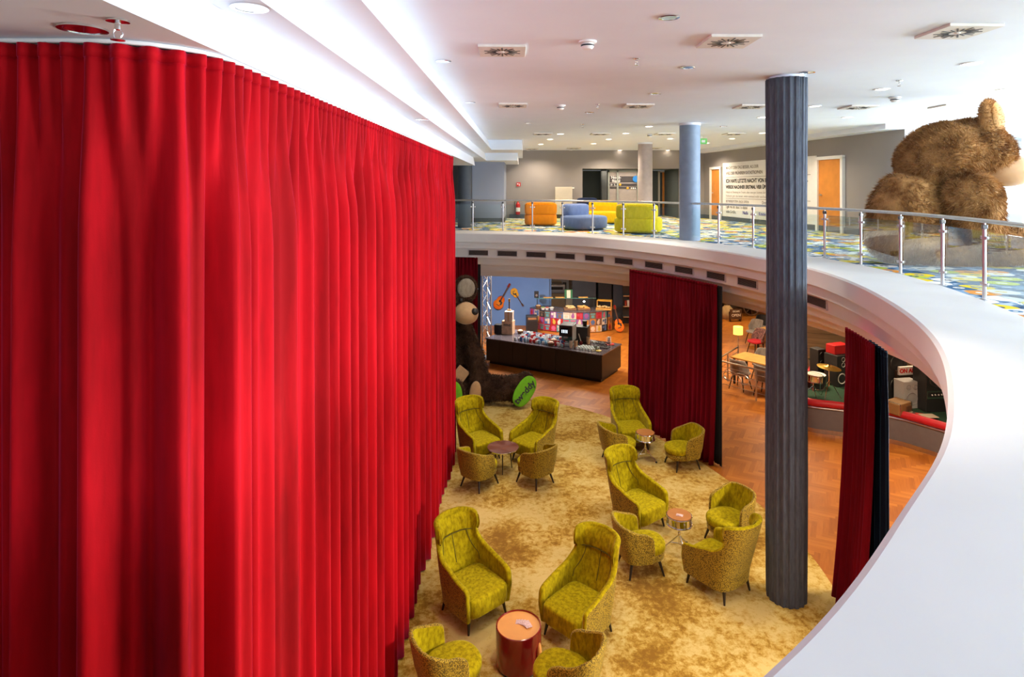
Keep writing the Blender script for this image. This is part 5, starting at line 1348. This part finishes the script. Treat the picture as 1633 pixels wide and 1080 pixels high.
# wooden back wall of the stage
a, c_ = V((7.85, 17.8, 0)), V((13.5, 15.4, 0)); t2 = (c_ - a).normalized(); mid = (a + c_) / 2
b = MB(); b.box((mid.x, mid.y, 1.5), ((c_ - a).length, .15, 3.0), math.atan2(t2.y, t2.x)); struct(b.build('wall_stage', BOARDS, smooth=0))
b = MB(); b.box((14.2, 12.5, 1.5), (.15, 6, 3)); struct(b.build('wall_stage_right', mat('black_stage_wall', (.02, .018, .02), .7), smooth=0))
def stg(u, v): return F(u, v, SD)
def spk(name, label, cat, u, v, d, w_, h, dp, rz, m, cones=(), panel=None, z0=None, cm=BLACK, cc=None):
    p = at(u, v, d); e = thing(name, label, cat, (p.x, p.y, SD if z0 is None else z0), rz)
    B((0, 0, h / 2), (w_, dp, h)).build('cabinet', m, e, 0, bevel=.012)
    for x, z, r in cones:
        c = MB(); c.lathe([(r, 0), (r * .95, .012), (r * .8, -.0)], 28, mx=face_mx((x, -dp / 2, z), (0, -1, 0))); c = c.build('cone_ring', cm, e)
        MB().lathe([(r * .8, .003), (r * .3, .004), (0, .010)], 24, mx=face_mx((x, -dp / 2, z), (0, -1, 0))).build('cone', cc or BLKPL, c)
    if panel:
        pn = B((0, -dp / 2 - .005, panel[0]), (w_ * .94, .012, panel[1])).build('control_panel', STEEL, e, 0)
        B((0, -dp / 2 - .012, panel[0]), (w_ * .88, .006, panel[1] * .6)).build('dark_strip', BLKPL, pn, 0)
        for j in range(6): MB().cyl((-w_ * .3 + w_ * .12 * j, -dp / 2 - .012, panel[0]), (-w_ * .3 + w_ * .12 * j, -dp / 2 - .03, panel[0]), .014, n=10).build('knob', WHITEP, pn)
    return e
spk('stage_speaker', 'tall black speaker tower against the wood boards behind the drums', 'speaker', 1304, 0, 15.6, .25, .78, .28, .35, BLKPL, [(0, .64, .08), (0, .42, .09), (0, .18, .09)])
sp2 = spk('stage_speaker', 'big black speaker with pale ringed cones beside the right dark red curtain', 'speaker', 1337, 0, 15.2, .50, .76, .40, .35, BLKPL, [(-.06, .66, .055), (-.06, .53, .055), (-.10, .20, .13)], cm=WHITEP)
spk('amplifier', 'small red amplifier on top of the big black speaker', 'amplifier', 1336, 0, 15.25, .48, .22, .28, .35, mat('amp_red', (.42, .01, .012), .5), z0=SD + .76, panel=None)
spk('stage_speaker', 'tall black cabinet just right of the navy curtain', 'speaker', 1417, 0, 14.2, .60, 1.15, .45, .3, BLKPL, [(0, .85, .2), (0, .35, .2)])
spk('stage_speaker', 'light grey loudspeaker with wooden case below the ON AIR sign', 'speaker', 1446, 0, 13.65, .40, .59, .3, .15, mat('speaker_grey_cloth', (.36, .35, .36), .8, .1, 60), [(0, .22, .14), (-.08, .47, .055), (.08, .47, .05)], cm=mat('grey_ring', (.28, .27, .28), .7), cc=mat('grey_cone', (.31, .30, .31), .7))
spk('guitar_amplifier', 'large black guitar amplifier stack with silver control panel at right', 'amplifier', 1487, 0, 13.5, .62, .98, .4, .1, BLKPL, [(-.06, .70, .17)], panel=(.38, .17), cm=mat('black_ring', (.04, .04, .045), .4))
p = at(1446, 591, 13.95); e = thing('on_air_sign', 'white light box sign reading ON AIR in red above the grey loudspeaker', 'sign', p, .2)
B((0, 0, 0), (.44, .06, .19)).build('box', mat('sign_white', (.80, .74, .72), .5), e, 0, bevel=.01); text('ON AIR', .125, mat('sign_red', (.60, .02, .015), .5), e, face_mx((0, -.032, .0), (0, -1, 0)), bold=.006)
B((0, .06, -.36), (.50, .08, .72)).build('backing_shelf', mat('dark_cabinet_wood', (.05, .025, .015), .6), e, 0)
# drum kit
def sdrum(label, p, r, h, tilt, m, legs_=True, zb=0, head=True):
    e = thing('drum', label, 'drum', p); mx = Matrix.Translation((0, 0, zb)) @ Matrix.Rotation(tilt, 4, 'Y')
    MB().lathe([(r, 0), (r, h)], 36, mx=mx).build('shell', m, e)
    MB().lathe([(r * .98, h - .01), (r * .98, h + .006), (0, h + .008)], 36, mx=mx).build('drum_head', mat('drum_skin', (.78, .76, .72), .5), e, 30)
    for z in (0, h):
        b = MB(); b.tube([tuple(mx @ V((r * 1.03 * math.cos(k * PI / 18), r * 1.03 * math.sin(k * PI / 18), z))) for k in range(36)], .011, 6, close=True); b.build('hoop', CHROME, e)
    for k in range(8):
        a = k * PI / 4; b = MB(); b.cyl(mx @ V((r * 1.04 * math.cos(a), r * 1.04 * math.sin(a), .0)), mx @ V((r * 1.04 * math.cos(a), r * 1.04 * math.sin(a), h)), .007, n=6); b.build('tension_rod', CHROME, e)
    if legs_:
        MB().cyl((0, 0, .12), (0, 0, zb), .012).build('stand_pole', CHROME, e)
        for k in range(3):
            a = k * 2 * PI / 3 + .4; MB().tube([(0, 0, .25), (.22 * math.cos(a), .22 * math.sin(a), .015)], .009, 6).build('stand_leg', CHROME, e)
    return e
sdrum('white topped chrome snare drum on a stand at the front of the stage', at(1297, 0, 14.3).xy.to_3d() + V((0, 0, SD)), .19, .15, .10, CHROME, True, .36)
sdrum('dark bass drum on the green stage carpet behind the snare', at(1300, 0, 15.0).xy.to_3d() + V((0, 0, SD)), .24, .30, 0, BLKPL, False)
e = thing('cymbal', 'gold crash cymbal on a chrome tripod stand at the front of the stage', 'cymbal', at(1320, 0, 14.1).xy.to_3d() + V((0, 0, SD)), 0)
mx = Matrix.Translation((.03, 0, .74)) @ Matrix.Rotation(R(6), 4, 'Y') @ Matrix.Rotation(R(4), 4, 'X')
MB().lathe([(.255, -.012), (.15, .008), (.05, .018), (.035, .04), (0, .045)], 48, mx=mx).build('plate', BRASS, e, 60, solid=.003); MB().lathe([(.02, .04), (.02, .06), (0, .06)], 12, mx=mx).build('wing_nut', BLACK, e)
MB().cyl((.03, 0, .3), (.03, 0, .74), .012).build('pole', CHROME, e)
for k in range(3):
    a = k * 2 * PI / 3 - .3; MB().tube([(.03, 0, .42), (.03 + .1 * math.cos(a), .1 * math.sin(a), .3), (.03 + .26 * math.cos(a), .26 * math.sin(a), .015)], .011, 6).build('stand_leg', CHROME, e)
sc_ = stg(1443, 664); e = thing('suitcase', 'brown open instrument case lying on the stage edge', 'case', (sc_.x, sc_.y + .25, SD), .5)
B((0, 0, .12), (.50, .34, .24)).build('case_body', mat('case_tan', (.24, .13, .05), .6), e, 0, bevel=.02)
for x in (-.2, .2): B((x, 0, .12), (.025, .35, .25)).build('metal_band', STEEL, e, 0)
B((.1, -.18, .12), (.2, .02, .1)).build('front_pocket', DW, e, 0)
sc_ = stg(1413, 660); e = thing('folding_stool', 'dark folded stand leaning beside the brown instrument case', 'stand', (sc_.x, sc_.y + .2, SD), .3)
for s in (-1, 1): MB().cyl((s * .1, 0, 0), (-s * .12, .08, .45), .012).build('leg', STEEL, e)
B((0, .05, .46), (.3, .22, .03)).build('seat', DW, e, 0)
for k in range(5):
    sc_ = stg(1464 + 7 * k, 668 + 1.5 * k); b = MB(); b.box((0, 0, .008), (.22, .30, .012)); o = b.build('magazine', (mat('mag_red', (.5, .03, .025), .5), mat('mag_cream', (.5, .42, .33), .5), mat('mag_dark', (.08, .05, .045), .5))[k % 3], None, 0); o.location = (sc_.x, sc_.y + .22, SD + .001 + .013 * k * .9); o.rotation_euler = (0, 0, .4 * k)
    tag(o, '%s magazine lying on the green stage carpet, %s' % (('red', 'cream', 'dark')[k % 3], ('leftmost', 'second from left', 'third from left', 'fourth from left', 'rightmost')[k]), 'magazine', 'magazines on the stage')
flush_texts()
